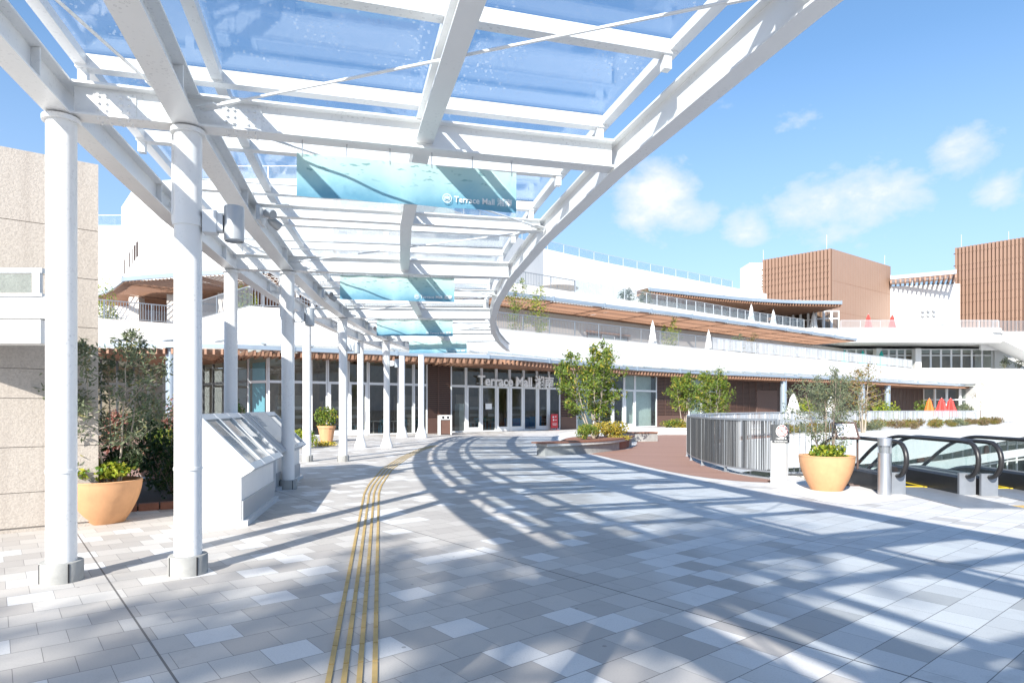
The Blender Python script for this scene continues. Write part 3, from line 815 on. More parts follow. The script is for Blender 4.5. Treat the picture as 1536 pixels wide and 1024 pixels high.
glass_rail(offset(RF[3:-1], .15), 16.35, .85, 2.2)
glass_rail([(-47, 48.2), (-29, 48.2)], 15.2, .8, 2.4)
# brown slatted pergolas with grey steel fascia -----------------------
def pergola(front, back, z, step, name, fascia_h=.2, slat=(.09, .24), drop=.03, cross=2):
    L = plen(front); n = int(L / step); b = mb()
    bs = resample(back, 200)
    A = resample(front, n)
    def proj(p, d):
        nrm = Vector((-d.y, d.x)); best = None
        for a, c in zip(bs, bs[1:]):
            ga = (Vector(a) - Vector(p)).dot(d); gc = (Vector(c) - Vector(p)).dot(d)
            if ga * gc <= 0 and abs(ga - gc) > 1e-9:
                q = Vector(a) + (Vector(c) - Vector(a)) * (ga / (ga - gc)); s = (q - Vector(p)).dot(nrm)
                if s > 0 and (best is None or s < best[0]): best = (s, q)
        return best[1] if best else Vector(p) + nrm * 4
    for i, p in enumerate(A):
        _, d = along(front, L * i / (n - 1)); q = proj(p, d)
        if (q - Vector(p)).length > 17: q = Vector(p) + (q - Vector(p)).normalized() * 8
        b.bar((*p, z - fascia_h - drop - slat[1] / 2), (*q, z - fascia_h - drop - slat[1] / 2), slat[0], slat[1])
    b.build(name, 'louver')
    f = mb(); seg = resample(front, max(8, int(L / 2.5)))
    for a, c in zip(seg, seg[1:]): f.bar((*a, z - fascia_h / 2), (*c, z - fascia_h / 2), .14, fascia_h, e=.003)
    n2 = int(L / 5)
    for k in range(n2 + 1):
        p, d = along(front, L * k / n2); f.box((*p, z - fascia_h / 2 + .03), (.12, .2, fascia_h + .1), math.atan2(d.y, d.x))
    f.build('fascia', 'fascia_grey')
    # beams running back over the slats
    g = mb()
    for k in range(n2 + 1):
        p, d = along(front, L * k / n2); q = proj(p, d)
        if (q - Vector(p)).length > 14: q = Vector(p) + (q - Vector(p)).normalized() * 5
        g.bar((*p, z - fascia_h / 2), (*q, z - fascia_h / 2), .10, fascia_h * .8)
    for kk in range(cross):
        pr = [Vector(a) + (proj(a, along(front, L * i / (len(seg) - 1))[1]) - Vector(a)) * ((kk + 1) / (cross + 1)) for i, a in enumerate(seg)]
        for a, c in zip(pr, pr[1:]):
            if (c - a).length < 8: g.bar((*a, z - fascia_h / 2 - .01), (*c, z - fascia_h / 2 - .01), .08, fascia_h * .7)
    g.build('pergola_beam', 'brown_dark')
pergola(C1, F0, 4.5, .36, 'eave_slats', .2, (.10, .26))
pergola(P2L, [(-40, 52), (-27, 51.5), (-17, 50), (-11, 47), (-6.6, 43.6)] + [p for p in offset(BASE[2:], 6.4) if p[0] > -6], 9.5, .28, 'pergola_slats', .26, (.045, .06))
RFb = RF[8:] + [(36, 90), (45, 92)]
P3L_back = offset(P3L, 9.5)
pergola(P3L, P3L_back, 14.0, .34, 'pergola_slats', .34, (.10, .24), cross=3)
mb().slab(offset(P3L, .1), offset(P3L, 9.4), 14.02, 14.06, 12).build('pergola_roof', 'pale_metal')
# glass strip roof on brackets above the lowest eave
gl_ = mb(); Cm = cut(C1, 170, 1440); L = plen(Cm); n = int(L / 2.2)
for k in range(n):
    a, d = along(Cm, L * k / n); c, d2 = along(Cm, L * (k + 1) / n)
    nr, nr2 = Vector((-d.y, d.x)) * 1.9, Vector((-d2.y, d2.x)) * 1.9
    q = [(a[0], a[1], 4.56), (c[0], c[1], 4.56), (c[0] + nr2.x, c[1] + nr2.y, 4.86), (a[0] + nr.x, a[1] + nr.y, 4.86)]
    gl_.add(q + [(x, y, z + .012) for x, y, z in q], [(3, 2, 1, 0), (4, 5, 6, 7), (0, 1, 5, 4), (1, 2, 6, 5), (2, 3, 7, 6), (3, 0, 4, 7)])
    br_ = mb(); br_.bar((*a, 4.60), (a[0] + nr.x, a[1] + nr.y, 4.90), .05, .06); br_.build('glass_bracket', 'fascia_grey')
gl_.build('eave_glass', 'rail_glass')
# grey posts carrying the eave
for px in (250, 1181, 1299, 1337):
    p, d = hit(C1, px); nr = Vector((-d.y, d.x)); b = mb()
    r = .22 if px == 250 else .3
    b.tube([(p[0] + nr.x * .4, p[1] + nr.y * .4, 0), (p[0] + nr.x * .4, p[1] + nr.y * .4, 4.33)], r, 20)
    b.build('eave_post', 'fascia_grey')
for px in (603, 632):
    p = dp(px, 33.2 if px == 603 else 32.6); b = mb()
    b.lathe([(.30, 0), (.29, .12), (.19, .45), (.15, .6), (.15, 4.2)], (*p, 0), 24); b.build('eave_post', 'white_steel')

# ------------------------------------------------------------------ ground floor shopfronts
class GB(MMB): pass
def bay(a, c, z0, z1, trans=None, fw=.06, glass='shop_glass', frame='white_frame', name='shop_window', door=False, mid=None):
    """one glazed bay between plan points: frame part with its pane (and handle) as sub-parts"""
    a, c = Vector(a), Vector(c); d = (c - a).normalized(); rz = math.atan2(d.y, d.x); L = (c - a).length
    b = GB()
    def rect(s0, s1, zz0, zz1, w=fw, dpth=.09):
        for s in (s0 + w / 2, s1 - w / 2):
            p = a + d * s; b.box((p.x, p.y, (zz0 + zz1) / 2), (w, dpth, zz1 - zz0), rz)
        p = a + d * (s0 + s1) / 2
        for z in (zz0 + w / 2, zz1 - w / 2): b.box((p.x, p.y, z), (s1 - s0 - 2 * w - .002, dpth - .01, w), rz)
    rect(0, L, z0, z1)
    if trans:
        p = a + d * L / 2; b.box((p.x, p.y, trans), (L - 2 * fw - .002, .10, .13), rz)
    if mid:
        for s in mid: p = a + d * L * s; b.box((p.x, p.y, (z0 + z1) / 2), (.05, .085, z1 - z0 - 2 * fw - .004), rz)
    if door:
        p = a + d * L / 2; b.box((p.x, p.y, z0 + .18), (L - 2 * fw - .003, .085, .22), rz)
        for s in (fw + .05, L - fw - .05): p = a + d * s; b.box((p.x, p.y, (z0 + (trans or z1)) / 2), (.1, .10, (trans or z1) - z0 - .14), rz)
    o = b.build(name, frame)
    g = GB(); p, q = a + d * (fw * .8), c - d * (fw * .8)
    g.bar((p.x, p.y, (z0 + z1) / 2), (q.x, q.y, (z0 + z1) / 2), .012, z1 - z0 - fw * 1.6); g.build('pane', glass, o)
    for ch in o.children: ch.location = (0, 0, 0)
    if door:
        h = GB(); nr = Vector((d.y, -d.x)) * .09; p = a + d * (L - .22) + nr
        h.tube([(p.x, p.y, z0 + .75), (p.x, p.y, z0 + 1.35)], .016, 8); h.build('handle', 'steel', o)
    return o
# sub-part meshes are stored relative to the mall, so their frame parts keep identity transforms
def bays(p0, p1, n, **k):
    pts = cut(F0, p0, p1); q = resample(pts, n + 1)
    for i, (a, c) in enumerate(zip(q, q[1:])): bay(a, c, .02, 4.28, **k)
def slat_wall(p0, p1, base=.9, pts=None, z1=4.28):
    pts = pts or cut(F0, p0, p1); b = mb()
    b.wall(offset(pts, .06), 0, z1, .2); b.cur = 1
    seg = pts if len(pts) > 1 else pts
    k = 0; z = base
    while z < z1 - .03:
        for a, c in zip(seg, seg[1:]): b.bar((*a, z), (*c, z), .05, .055)
        z += .115
    L = plen(pts); m = max(2, int(L / .9))
    for i in range(m + 1):
        p, d = along(pts, L * i / m); b.box((p[0] - d.y * .03, p[1] + d.x * .03, (base + z1) / 2), (.05, .06, z1 - base), math.atan2(d.y, d.x))
    b.cur = 1
    for a, c in zip(seg, seg[1:]): b.bar((*a, base / 2), (*c, base / 2), .10, base)
    b.build('slatted_cladding', ['brown_deep', 'brown_dark'])
bays(100, 268, 7, trans=2.9, frame='sign_dark')
bays(268, 372, 6, trans=2.9, frame='sign_dark')
# glazed corner shop
xs = [372, 402, 437, 466, 491, 522, 552, 581, 598, 620, 641]
for x0, x1 in zip(xs, xs[1:]):
    bay(hit(F0, x0 + .3)[0], hit(F0, x1 - .3)[0], .02, 4.28, trans=2.86, fw=.07, door=(x0 in (491, 522)))
slat_wall(641.5, 675)
xs = [675.5, 698.5, 722, 744, 764, 785, 805, 823, 840]
for i, (x0, x1) in enumerate(zip(xs, xs[1:])):
    bay(hit(F0, x0 + .2)[0], hit(F0, x1 - .2)[0], .02, 4.28, trans=2.86, fw=.08, name='entrance_door' if i in (1, 3, 4, 6) else 'shop_window', door=i in (1, 3, 4, 6))
slat_wall(840.5, 863.5)
xs = [864, 890, 918, 936, 952, 985]
for i, (x0, x1) in enumerate(zip(xs, xs[1:])): bay(hit(F0, x0 + .2)[0], hit(F0, x1 - .2)[0], .02, 4.28, trans=2.86, fw=.08, glass='clear_glass', door=i in (2, 3))
slat_wall(986, 1032)
xs = [1032.5, 1052, 1075]
for x0, x1 in zip(xs, xs[1:]): bay(hit(F0, x0 + .2)[0], hit(F0, x1 - .2)[0], .02, 4.28, trans=2.9, fw=.1, glass='clear_glass')
slat_wall(1075.5, 1134)
bay(hit(F0, 1134.5)[0], hit(F0, 1165)[0], .02, 3.1, fw=.12, mid=(.45, .72))
slat_wall(1134.5, 1165, pts=[(p[0], p[1]) for p in offset(cut(F0, 1134.5, 1165), -.02)], base=3.2)
slat_wall(1165.5, 1338)
# straight wing on the far side
wd = 81.0
def wx(px, D=81.0): return (px - CX) / FPX * D
slat_wall(0, 0, pts=[hit(F0, 1338.5)[0], (wx(1372, 80.9), 81.6), (wx(1384, 83), 83)])
xs = [1384.5, 1402, 1420, 1440, 1463]
for x0, x1 in zip(xs, xs[1:]): bay((wx(x0 + .2, 83), 83), (wx(x1 - .2, 83), 83), .02, 4.28, trans=2.6, fw=.14, name='shop_window', frame='wall_warm' if x0 == 1384.5 else 'white_frame')
E1 = (wx(1371, 81), 81.0)
mb().wall([E1, (100, 81.0)], 4.62, 6.5, .4).build('parapet', 'wall_white')
mb().wall([(wx(1465, 81), 81.0), (100, 81.0)], 0, 4.615, 3).build('wall', 'wall_white')
mb().prism([(E1[0], 81.42), (100, 81.42), (100, 96), (E1[0], 96)], 4.3, 4.60).build('ceiling', 'interior_pale')
# first floor glazing of the wing
zz0, zz1 = 6.6, 9.2
for x0, x1, n in ((1230, 1313, 6), (1322, 1371, 4), (1382, 1490, 7)):
    q = resample([(wx(x0, 83), 83.2), (wx(x1, 83), 83.2)], n + 1)
    for a, c in zip(q, q[1:]): bay(a, c, zz0, zz1, trans=8.35, fw=.12)
for x in (1318, 1377): b = mb(); b.box((wx(x, 82.2), 82.5, 7.87), (.75 if x == 1377 else .65, .8, 2.6)); b.build('pillar', 'wall_white')
mb().prism([(wx(1230, 83), 83.4), (wx(1492, 83), 83.4), (wx(1492, 83), 92), (wx(1230, 83), 92)], 9.0, 9.24).build('ceiling', 'interior_pale')
mb().box((wx(1492, 83) + 9, 84.2, 7.9), (17.6, 2, 2.7)).build('wall', 'wall_white')
D0 = B2[-1][1]; D2 = 78.8; xe = wx(1502, D2); zt = 11.35; B2e = B2[-1][0] - .04
mb().prism([(B2e, D0 + .04), (wx(1262, D2), D2 + .04), (xe, D2 + .04), (xe, D2 + 14), (B2e - 3, D2 + 14)], 9.62, 10.02).build('terrace_floor', 'wall_white')
mb().wall([(B2e, D0), (wx(1262, D2), D2), (xe, D2), (xe + .02, D2 + 3)], [9.25, 9.6, 9.6, 9.6], [11.0, zt, zt, zt], .3).build('parapet', 'wall_white')
railing([(wx(1262, D2), D2 + .15), (xe - .2, D2 + .15)], zt, 1.0, mat='pale_metal', step=.12, pk=(.03, .02))
railing([(wx(1490, D2 + 3.1), D2 + 3.15), (wx(1560, D2 + 3.1), D2 + 3.15)], 11.3, 1.35, mat='galv', step=.12, pk=(.03, .02))
# outside stair dropping away from the terrace corner
x1 = xe + .05; y0 = D2 - .4; q = [(x1, 10.75), (x1 + 9, 6.3), (x1 + 9, 5.3), (x1, 9.75)]
st = mb(); st.add([(x, y0, z) for x, z in q] + [(x, y0 + 3.2, z) for x, z in q], [(3, 2, 1, 0), (4, 5, 6, 7), (0, 1, 5, 4), (1, 2, 6, 5), (2, 3, 7, 6), (3, 0, 4, 7)])
st.cur = 1; st.add([(x, y0 - .06, z + dz) for (x, z), dz in zip(q, (.06, .06, .35, .35))] + [(x, y0 - .005, z + dz) for (x, z), dz in zip(q, (.06, .06, .35, .35))], [(3, 2, 1, 0)[::-1], (4, 5, 6, 7)[::-1], (0, 1, 5, 4), (1, 2, 6, 5), (2, 3, 7, 6), (3, 0, 4, 7)])
st.build('stair_flight', ['wall_white', 'grey_lamp'])
s2 = mb(); s2.add([(x, y0 - .03, z) for x, z in ((x1 - 1.2, 11.35), (x1 + 9, 7.1), (x1 + 9, 6.4), (x1, 10.74), (x1 - 1.2, 10.85))] + [(x, y0 + .2, z) for x, z in ((x1 - 1.2, 11.35), (x1 + 9, 7.1), (x1 + 9, 6.4), (x1, 10.74), (x1 - 1.2, 10.85))],
       [(4, 3, 2, 1, 0), (5, 6, 7, 8, 9)] + [(i, (i + 1) % 5, 5 + (i + 1) % 5, 5 + i) for i in range(5)]); s2.build('stair_parapet', 'wall_white')
# slatted boxes on the roof ------------------------------------------
def clad_box(c, l, r, depth, z0, z1, name, both=False):
    """volume with corner c, left end l and right end r in plan; louvred on its left face, panelled on the right one"""
    c, l, r = Vector(c), Vector(l), Vector(r)
    b = mb(); far = l + (r - c)
    b.prism([tuple(c), tuple(r), tuple(far), tuple(l)], z0, z1); b.build(name, 'clad_panel')
    def face(a, e, louv):
        d = (e - a).normalized(); n_ = Vector((-d.y, d.x))
        mid = (c + far) / 2
        if n_.dot(mid - a) > 0: n_ = -n_
        L = (e - a).length; rz = math.atan2(d.y, d.x); k = mb()
        if louv:
            p = (a + e) / 2 + n_ * .03; k.cur = 1; k.box((p.x, p.y, (z0 + z1) / 2), (L - .02, .05, z1 - z0 - .02), rz); k.cur = 0
            m = int(L / .42)
            for i in range(m):
                p = a + d * (L * (i + .5) / m) + n_ * .17; k.box((p.x, p.y, (z0 + z1) / 2), (L / m * .70, .26, z1 - z0), rz)
            k.cur = 1; zs = z0 + .9
            rows = []
            while zs < z1 - .3: rows.append(zs); zs += random.choice((.75, 1.05, 1.35, 1.7))
            for z in rows:
                for i in range(m):
                    p = a + d * (L * (i + .93) / m) + n_ * .302; k.box((p.x, p.y, z), (L / m * .62, .012, .16), rz)
            k.build('louvre_screen', ['louver_clad', 'clad_gap'])
        else:
            for j, f in enumerate((.33, .66)): 
                p = (a + e) / 2 + n_ * .002; k.box((p.x, p.y, z0 + (z1 - z0) * f), (L, .02, .035), rz)
            for i in range(1, 24):
                p = a + d * L * i / 24 + n_ * .001; k.box((p.x, p.y, (z0 + z1) / 2), (.018, .014, z1 - z0 - .01), rz)
            k.build('panel_joint', 'louver')
    face(c, l, True); face(c, r, both)
ZT = 21.4
clad_box(at(1248, 373, ZT), at(1144.5, 390.5, ZT), at(1336, 399.5, ZT), 8, 9.8, ZT, 'roof_box')
p = at(1144, 391, ZT); mb().box((p[0] - .2, p[1] + 2.6, 15), (2.6, 3.5, 12.6)).build('roof_box', 'wall_white')
ZT2 = 24.0; c2 = Vector(at(1536, 356.3, ZT2)); l2 = Vector(at(1432.5, 372.5, ZT2)); ext = (c2 - l2) * 1.6
cc = l2 + ext; rr = cc + Vector((-ext.y, ext.x)).normalized() * 12
clad_box(tuple(cc), tuple(l2), tuple(rr), 8, 9.8, ZT2, 'roof_box')
mb().wall([(xe - .3, D2 + 3.02), (90, D2 + 3.02)], 8.9, 11.3, .3).build('parapet', 'wall_white')
mb().prism([(xe - .3, D2 + 3.33), (90, D2 + 3.33), (90, D2 + 16), (xe - .3, D2 + 16)], 9.5, 10.0).build('terrace_floor', 'concrete_pale')
mb().wall([(wx(1490, 83), 86), (95, 86)], 6.5, 9.49, .3).build('wall', 'wall_white')
# white wall with portholes and a high pergola between the boxes
mb().wall([(wx(1330, 90), 90), (wx(1440, 88), 88)], 10.03, 18.6, .4).build('wall', 'wall_white')
b = mb()
for i in range(3):
    for j in range(2): q = (wx(1385.5 + 7.4 * i, 88.6), 88.80 - .14 * i, 1.5 + (612 - (466 + 6.5 * j)) / FPX * 88.8); b.tube([(q[0], q[1] + .1, q[2]), (q[0], q[1] - .14, q[2])], .22, 12)
b.build('porthole', 'grey_lamp')
glass_rail([(wx(1338, 89.8), 89.9), (wx(1432, 88.3), 88.3)], 18.6, .8, 3)
fr = [(wx(1337, 88.5), 88.6), (wx(1436, 84.5), 84.8)]
pergola(fr, offset(fr, 7), 19.8, .5, 'pergola_slats', .5, (.2, .5), cross=2)
bay((wx(1398, 87.5), 87.7), (wx(1420, 87.3), 87.5), 10.1, 12.6, fw=.15)
b = mb(); b.box((wx(1409, 87), 87.0, 12.8), (2.8, 1.4, .12)); b.build('door_canopy', 'grey_lamp')
# glazed restaurant under the top pergola
q = resample([(wx(1168, 83.5), 83.5), (wx(1232, 79.3), 79.3), (wx(1259, 79.3), 79.35)], 9)
for a, c in zip(q, q[1:]): bay(a, c, 10.04, 13.6, trans=12.6, fw=.14)
mb().wall(offset([(wx(1168, 83.5), 83.5), (wx(1232, 79.3), 79.3), (wx(1259, 79.3), 79.35)], 3), 10.03, 13.9, .3).build('wall', 'interior')
# little greenhouse-like skylight on the top terrace
def skylight():
    x0, x1, y0, y1, z = wx(1287, 83), wx(1340, 83), 83.0, 87, 10.03
    k = mb(); zr = z + 3.0
    P = [(x0, y0, z), (x1, y0, z), (x1, y1, z), (x0, y1, z), (x0 + 1.5, y1, zr), (x1, y1, zr - .75)]
    for i, j in ((0, 1), (1, 2), (0, 3), (0, 4), (1, 5), (4, 5), (3, 4), (2, 5)): k.bar(P[i], P[j], .07, .07)
    for i in range(1, 8):
        f = i / 8; a = Vector(P[0]).lerp(Vector(P[1]), f); c = Vector(P[4]).lerp(Vector(P[5]), f); k.bar(a, c, .05, .05)
    for f in (.35, .7):
        a = Vector(P[0]).lerp(Vector(P[4]), f); c = Vector(P[1]).lerp(Vector(P[5]), f); k.bar(a, c, .05, .05)
    o = k.build('roof_lantern', 'pale_metal')
    g = mb(); g.add([P[0], P[1], P[5], P[4]], [(0, 1, 2, 3)]); g.add([P[0], P[4], P[3]], [(0, 1, 2)]); g.build('pane', 'clear_glass', o)
skylight()
# lightning rods
b = mb()
for px, py, D, zr in ((1145, 375, 86.6, ZT), (1240, 352, 81, ZT), (1327, 383, 90.2, ZT), (1442, 352, 90.6, ZT2), (1513, 347, 87.5, ZT2)):
    q = dp(px, D); z = 1.5 + (HY - py) / FPX * D; b.tube([(*q, zr - .05), (*q, z)], .04, 6)
b.build('lightning_rod', 'pale_metal')
# terrace 2 doors and wall joints
for x0, x1, fr_ in ((880, 902, 'brown_dark'), (902, 922, 'white_frame'), (922, 942, 'brown_dark')):
    bay(hit(offset(W2, -.04), x0)[0], hit(offset(W2, -.04), x1)[0], 5.61, 7.9, fw=.1, frame=fr_)
b = mb()
a_, d_ = hit(offset(W2, -.12), 879); c_, _ = hit(offset(W2, -.12), 945); b.bar((*a_, 8.05), (*c_, 8.05), .2, .16); b.build('door_lintel', 'louver')
for x0, x1 in ((1230, 1262),):
    pass

# ------------------------------------------------------------------ shop interiors seen through the glass
bk = [(-27.4, 42), (-20, 45.2), (-13.5, 41.5)] + offset(cut([p for p in F0 if p[0] > -10.5], 526, 1334), 5.5)
mb().wall(bk, 0.01, 4.29, .2).build('interior_wall', 'interior')
mb().slab(offset(cut(F0, 101, 1334), .12), offset(bk, -.05), .003, .012, 60).build('interior_floor', 'interior_floor')
mb().wall([(wx(1384, 87), 87), (wx(1470, 87), 87)], .01, 4.29, .2).build('interior_wall', 'interior')
mb().wall([(wx(1225, 88), 88), (wx(1500, 88), 88)], 6.5, 9.0, .2).build('interior_wall', 'interior')
def inside(px, s): p, d = hit(offset(F0, s), px); return p, math.atan2(d.y, d.x)
# pale display walls inside the far shop
for x0, x1, z1 in ((866, 912, 3.9), (946, 984, 4.1), (1034, 1074, 4.0)):
    mb().wall(offset(cut(F0, x0, x1), .5), .02, z1, .12).build('display_wall', 'interior_pale')
wh = {436: 'behind the blue-poster corner shop window', 510: 'behind the corner shop glass by the terracotta tub', 612: 'at the end of the corner shop, by the slatted panel', 690: 'just inside the entrance, behind the litter bin', 712: 'deep inside behind the first entrance door', 815: 'inside the entrance beside the red stand', 735: 'inside behind the white paper notice', 772: 'deep in the middle of the entrance hall'}
for px, s, w, h in ((436, 2.5, 1.6, 2.2), (510, 3, 2.2, 1.9), (612, 3.2, 1.8, 2.3), (690, 3, .9, 2.4), (712, 4, 1.2, 2.3), (815, 3.0, .9, 1.6), (735, 3.6, .7, 2.2), (772, 4.4, 1.6, 2.6)):
    p, rz = inside(px, s); b = MB(); b.box((0, .1, h / 2), (w, .3, h)); b.box((0, -.13, h - .02), (w, .16, .04))
    for k in (-1, 1): b.box((k * (w / 2 - .02), -.13, h / 2 - .02), (.04, .16, h - .04))
    b.cur = 1
    for z in (.5, 1.0, 1.5): b.box((0, -.13, z), (w - .09, .15, .18))
    o = b.build('display_shelf', ['interior_floor', 'wall_warm'], loc=(p[0], p[1], .013), rz=rz); tag(o, 'dim display shelf with goods ' + wh[px], 'shelf', 'display shelves inside the shops')
p, rz = inside(388, .35); mb().box((*p, 1.95), (1.35, .03, 3.85), rz).build('poster_panel', 'blue_poster')
for px, s, w, h, lab in ((775, 1.6, 1.5, .8, 'low blue-covered display table inside the middle entrance doors'), (797, 1.8, 1.1, .9, 'smaller blue-covered display table inside the entrance, nearer the red stand')):
    p, rz = inside(px, s); b = MB(); b.prism([(-w / 2, -.45), (w / 2, -.45), (w / 2, .45), (-w / 2, .45)], 0, h - .04); b.box((0, 0, h - .018), (w + .06, .96, .036)); tag(b.build('display_table', 'blue_rug', loc=(p[0], p[1], .013), rz=rz), lab, 'table')
p, rz = inside(691, .9); mb().box((*p, .9), (.55, .5, 1.75), rz).build('display_stand', 'interior_pale')
def cafe_chair(x, y, a, lab):
    b = MB(); b.box((0, 0, .45), (.4, .4, .035)); b.box((0, .19, .70), (.4, .03, .26))
    for i in (-1, 1):
        b.box((i * .17, -.17, .216), (.035, .035, .43)); b.box((i * .17, .19, .284), (.035, .028, .566))
    tag(b.build('cafe_chair', 'blue_poster', loc=(x, y, .013), rz=a), lab, 'chair', 'chairs at the tables inside the shops')
where = {712: 'behind the first entrance door', 728: 'behind the paper notice', 820: 'by the last entrance door', 640: 'beside the slatted panel', 520: 'behind the terracotta tub', 560: 'behind the flared column bases', 590: 'in the middle of the corner shop', 615: 'near the end of the corner shop'}
for px in (712, 728, 820, 640, 520, 560, 590, 615):
    p, rz = inside(px, 2.0); b = MB(); b.box((0, 0, .72), (.7, .7, .04)); b.box((0, 0, .35), (.06, .06, .69)); b.box((0, 0, .012), (.4, .4, .024))
    tag(b.build('cafe_table', 'wall_warm', loc=(p[0], p[1], .013), rz=rz), 'small square table inside the glass ' + where[px], 'table', 'tables inside the shops')
    for k, sd in ((-.6, 'one'), (.6, 'other')): cafe_chair(p[0] + k * math.cos(rz), p[1] + k * math.sin(rz), rz + (PI / 2 if k < 0 else -PI / 2), 'pale blue chair at the square table ' + where[px])
# paper notice on the entrance glass
p, d = hit(offset(F0, -.07), 733); mb().box((*p, 1.62), (.5, .012, .36), math.atan2(d.y, d.x)).build('paper_notice', 'sign_white')

# entrance lettering
a_, _ = hit(offset(F0, -.22), 717); c_, _ = hit(offset(F0, -.22), 830)
dv = Vector(c_) - Vector(a_); rz = math.atan2(dv.y, dv.x)
sg = thing('shop_sign', 'silver three-dimensional letters of the mall name over the entrance doors', 'sign', (a_[0], a_[1], 2.95), rz)
text_mesh('lettering', 'Terrace Mall 湘南', 'sign_white', .86, dv.length, .05, .022, sg)
bb = MB()
for k in range(12): x = dv.length * (k + .5) / 12; bb.box((x, .10, .12), (.02, .12, .02))
bb.box((dv.length / 2, .16, .12), (dv.length, .03, .05)); bb.build('mounting_rail', 'grey_lamp', sg)

# ------------------------------------------------------------------ precast concrete wall and glass-topped ledge
pw = thing('concrete_wall', 'tall beige rough precast concrete wall behind the thickest canopy column', 'wall', (-5.3, 8.2, 0))
dw = Vector((-.80, -.60)); nb = Vector((-.6, .8))                    # along the face away from its free corner, and into the wall
zs = [.06, .48, 1.03, 1.62, 1.98, 2.52, 3.14, 3.76, 4.62]
b = MB()
for z0, z1 in zip(zs, zs[1:]):
    for k in range(4):
        a = dw * (k * 1.9 + (.012 if k else 0)); e = dw * ((k + 1) * 1.9)
        q = [a, e, e + nb * 2.6, a + nb * 2.6]
        b.prism([(p.x, p.y) for p in q][::-1], z0 + .004, z1 - .004)
b.build('precast_panel', 'precast', pw)
b = MB(); q = [dw * .03 + nb * .02, dw * 7.57 + nb * .02, dw * 7.57 + nb * 2.57, dw * .03 + nb * 2.57]; b.prism([(p.x, p.y) for p in q][::-1], 0, 4.6); b.build('core', 'precast', pw)
lg = thing('glass_ledge', 'white steel ledge with glass screen on top, fixed to the beige precast wall', 'ledge', (-5.16, 7.0, 2.2))
MB().box((-2.5, .13, .14), (5, .26, .26)).build('fascia', 'white_steel', lg)
MB().box((-2.47, .14, .40), (5.06, .30, .24)).build('top_beam', 'white_steel', lg)
MB().box((-2.46, .0, .535), (5.0, .06, .03)).box((-2.46, 0, .80), (5.0, .06, .05)).box((-.03, 0, .66), (.08, .05, .28)).box((-1.9, 0, .66), (.05, .05, .22)).build('screen_frame', 'pale_metal', lg)
MB().box((-2.5, 0, .665), (4.8, .012, .2)).build('glass_pane', 'clear_glass', lg)

# ------------------------------------------------------------------ skylight boxes along the column line
def arc_local(r, th): p = pol(r, th); return Vector(p)
def sky_box(th0, th1, lab, vent, out=0.0):
    """long white box with a sloped glazed top; profile (across, up) swept along the canopy arc"""
    o = Vector(pol(R_IN - .04 + out, th0)); e = Vector(pol(R_IN - .04 + out, th1)); d = (e - o).normalized(); L = (e - o).length
    rz = math.atan2(d.y, d.x) - PI / 2
    t_ = thing('skylight_box', lab, 'skylight', (o.x, o.y, 0), rz, 'skylight boxes between the column rows')
    # local x: 0 at the walkway face, negative away from it; local y along the box
    prof = [(0, 0), (0, .62), (.13, .70), (-.55, 1.40), (-.78, 1.40), (-.78, 0)]
    b = MB(); n = len(prof); vs = [(x, 0, z) for x, z in prof] + [(x, L, z) for x, z in prof]
    b.add(vs, [tuple(range(n)), tuple(range(2 * n - 1, n - 1, -1))] + [(i, n + i, n + (i + 1) % n, (i + 1) % n) for i in range(n)])
    b.build('casing', 'white_steel', t_)
    s0, s1 = Vector((.13, .70)), Vector((-.55, 1.40)); sd = (s1 - s0).normalized(); sn = Vector((-sd.y, sd.x)) * -1
    if sn.y < 0: sn = -sn
    Ls = (s1 - s0).length
    def P(u, v, h=0): q = s0 + sd * u + sn * h; return Vector((q.x, v, q.y))
    f = MB(); m = 3
    up = Vector((sn.x, 0, sn.y))
    for k in range(m + 1):
        v = .05 + (L - .10) * k / m; f.bar(P(0, v, .018), P(Ls, v, .018), .07, .05, up)
    for u in (.045, Ls - .05): f.bar(P(u, .09, .016), P(u, L - .09, .016), .10, .046, up)
    fr = f.build('window_frame', 'pale_metal', t_)
    if not vent:
        for k in range(m):
            v0, v1 = .09 + (L - .10) * k / m, .01 + (L - .10) * (k + 1) / m
            g = MB(); g.bar(P(.09, (v0 + v1) / 2, .012), P(Ls - .1, (v0 + v1) / 2, .012), v1 - v0, .008, up); g.build('pane', 'pane_dark', fr)
    else:
        g = MB(); g.bar(P(.1, L * .62, .012), P(Ls - .1, L * .62, .012), L * .6, .008, up); g.build('pane', 'pane_dark', fr)
        g = MB(); g.bar(P(.03, L * .32, .046), P(Ls - .03, L * .32, .046), L * .56, .012, up)
        g.build('cover_plate', 'grey_lamp', fr)
        h = MB()
        for k in range(8): h.bar(P(Ls - .12 - .035 * k, L * .07, .056), P(Ls - .12 - .035 * k, L * .2, .056), .012, .02, up)
        h.build('louvre_vent', 'pale_metal', t_)
    MB().box((.012, L / 2, .17), (.02, L - .02, .30)).build('plinth', 'grey_lamp', t_)
    MB().box((.04, L / 2, .035), (.08, L + .02, .07)).build('kerb', 'pale_metal', t_)
def mk_pane_dark():
    m, t, b, o = nt('pane_dark'); p = worldpos(t)
    c = mixc(t, noise(t, 2, 4, .6, p), (.10, .13, .13), (.22, .27, .26)); lk(t, c, b.inputs['Base Color'])
    b.inputs['Roughness'].default_value = .06; b.inputs['Specular IOR Level'].default_value = .9; b.inputs['Coat Weight'].default_value = .6; b.inputs['Coat Roughness'].default_value = .04
    M['pane_dark'] = m
mk_pane_dark()
sky_box(12.0, 9.85, 'white metal skylight box with three sloped panes, between the thick and second column pairs', False)
sky_box(8.7, 6.7, 'white skylight box with a ribbed vent plate, partly hidden behind its three-paned twin', True, .20)

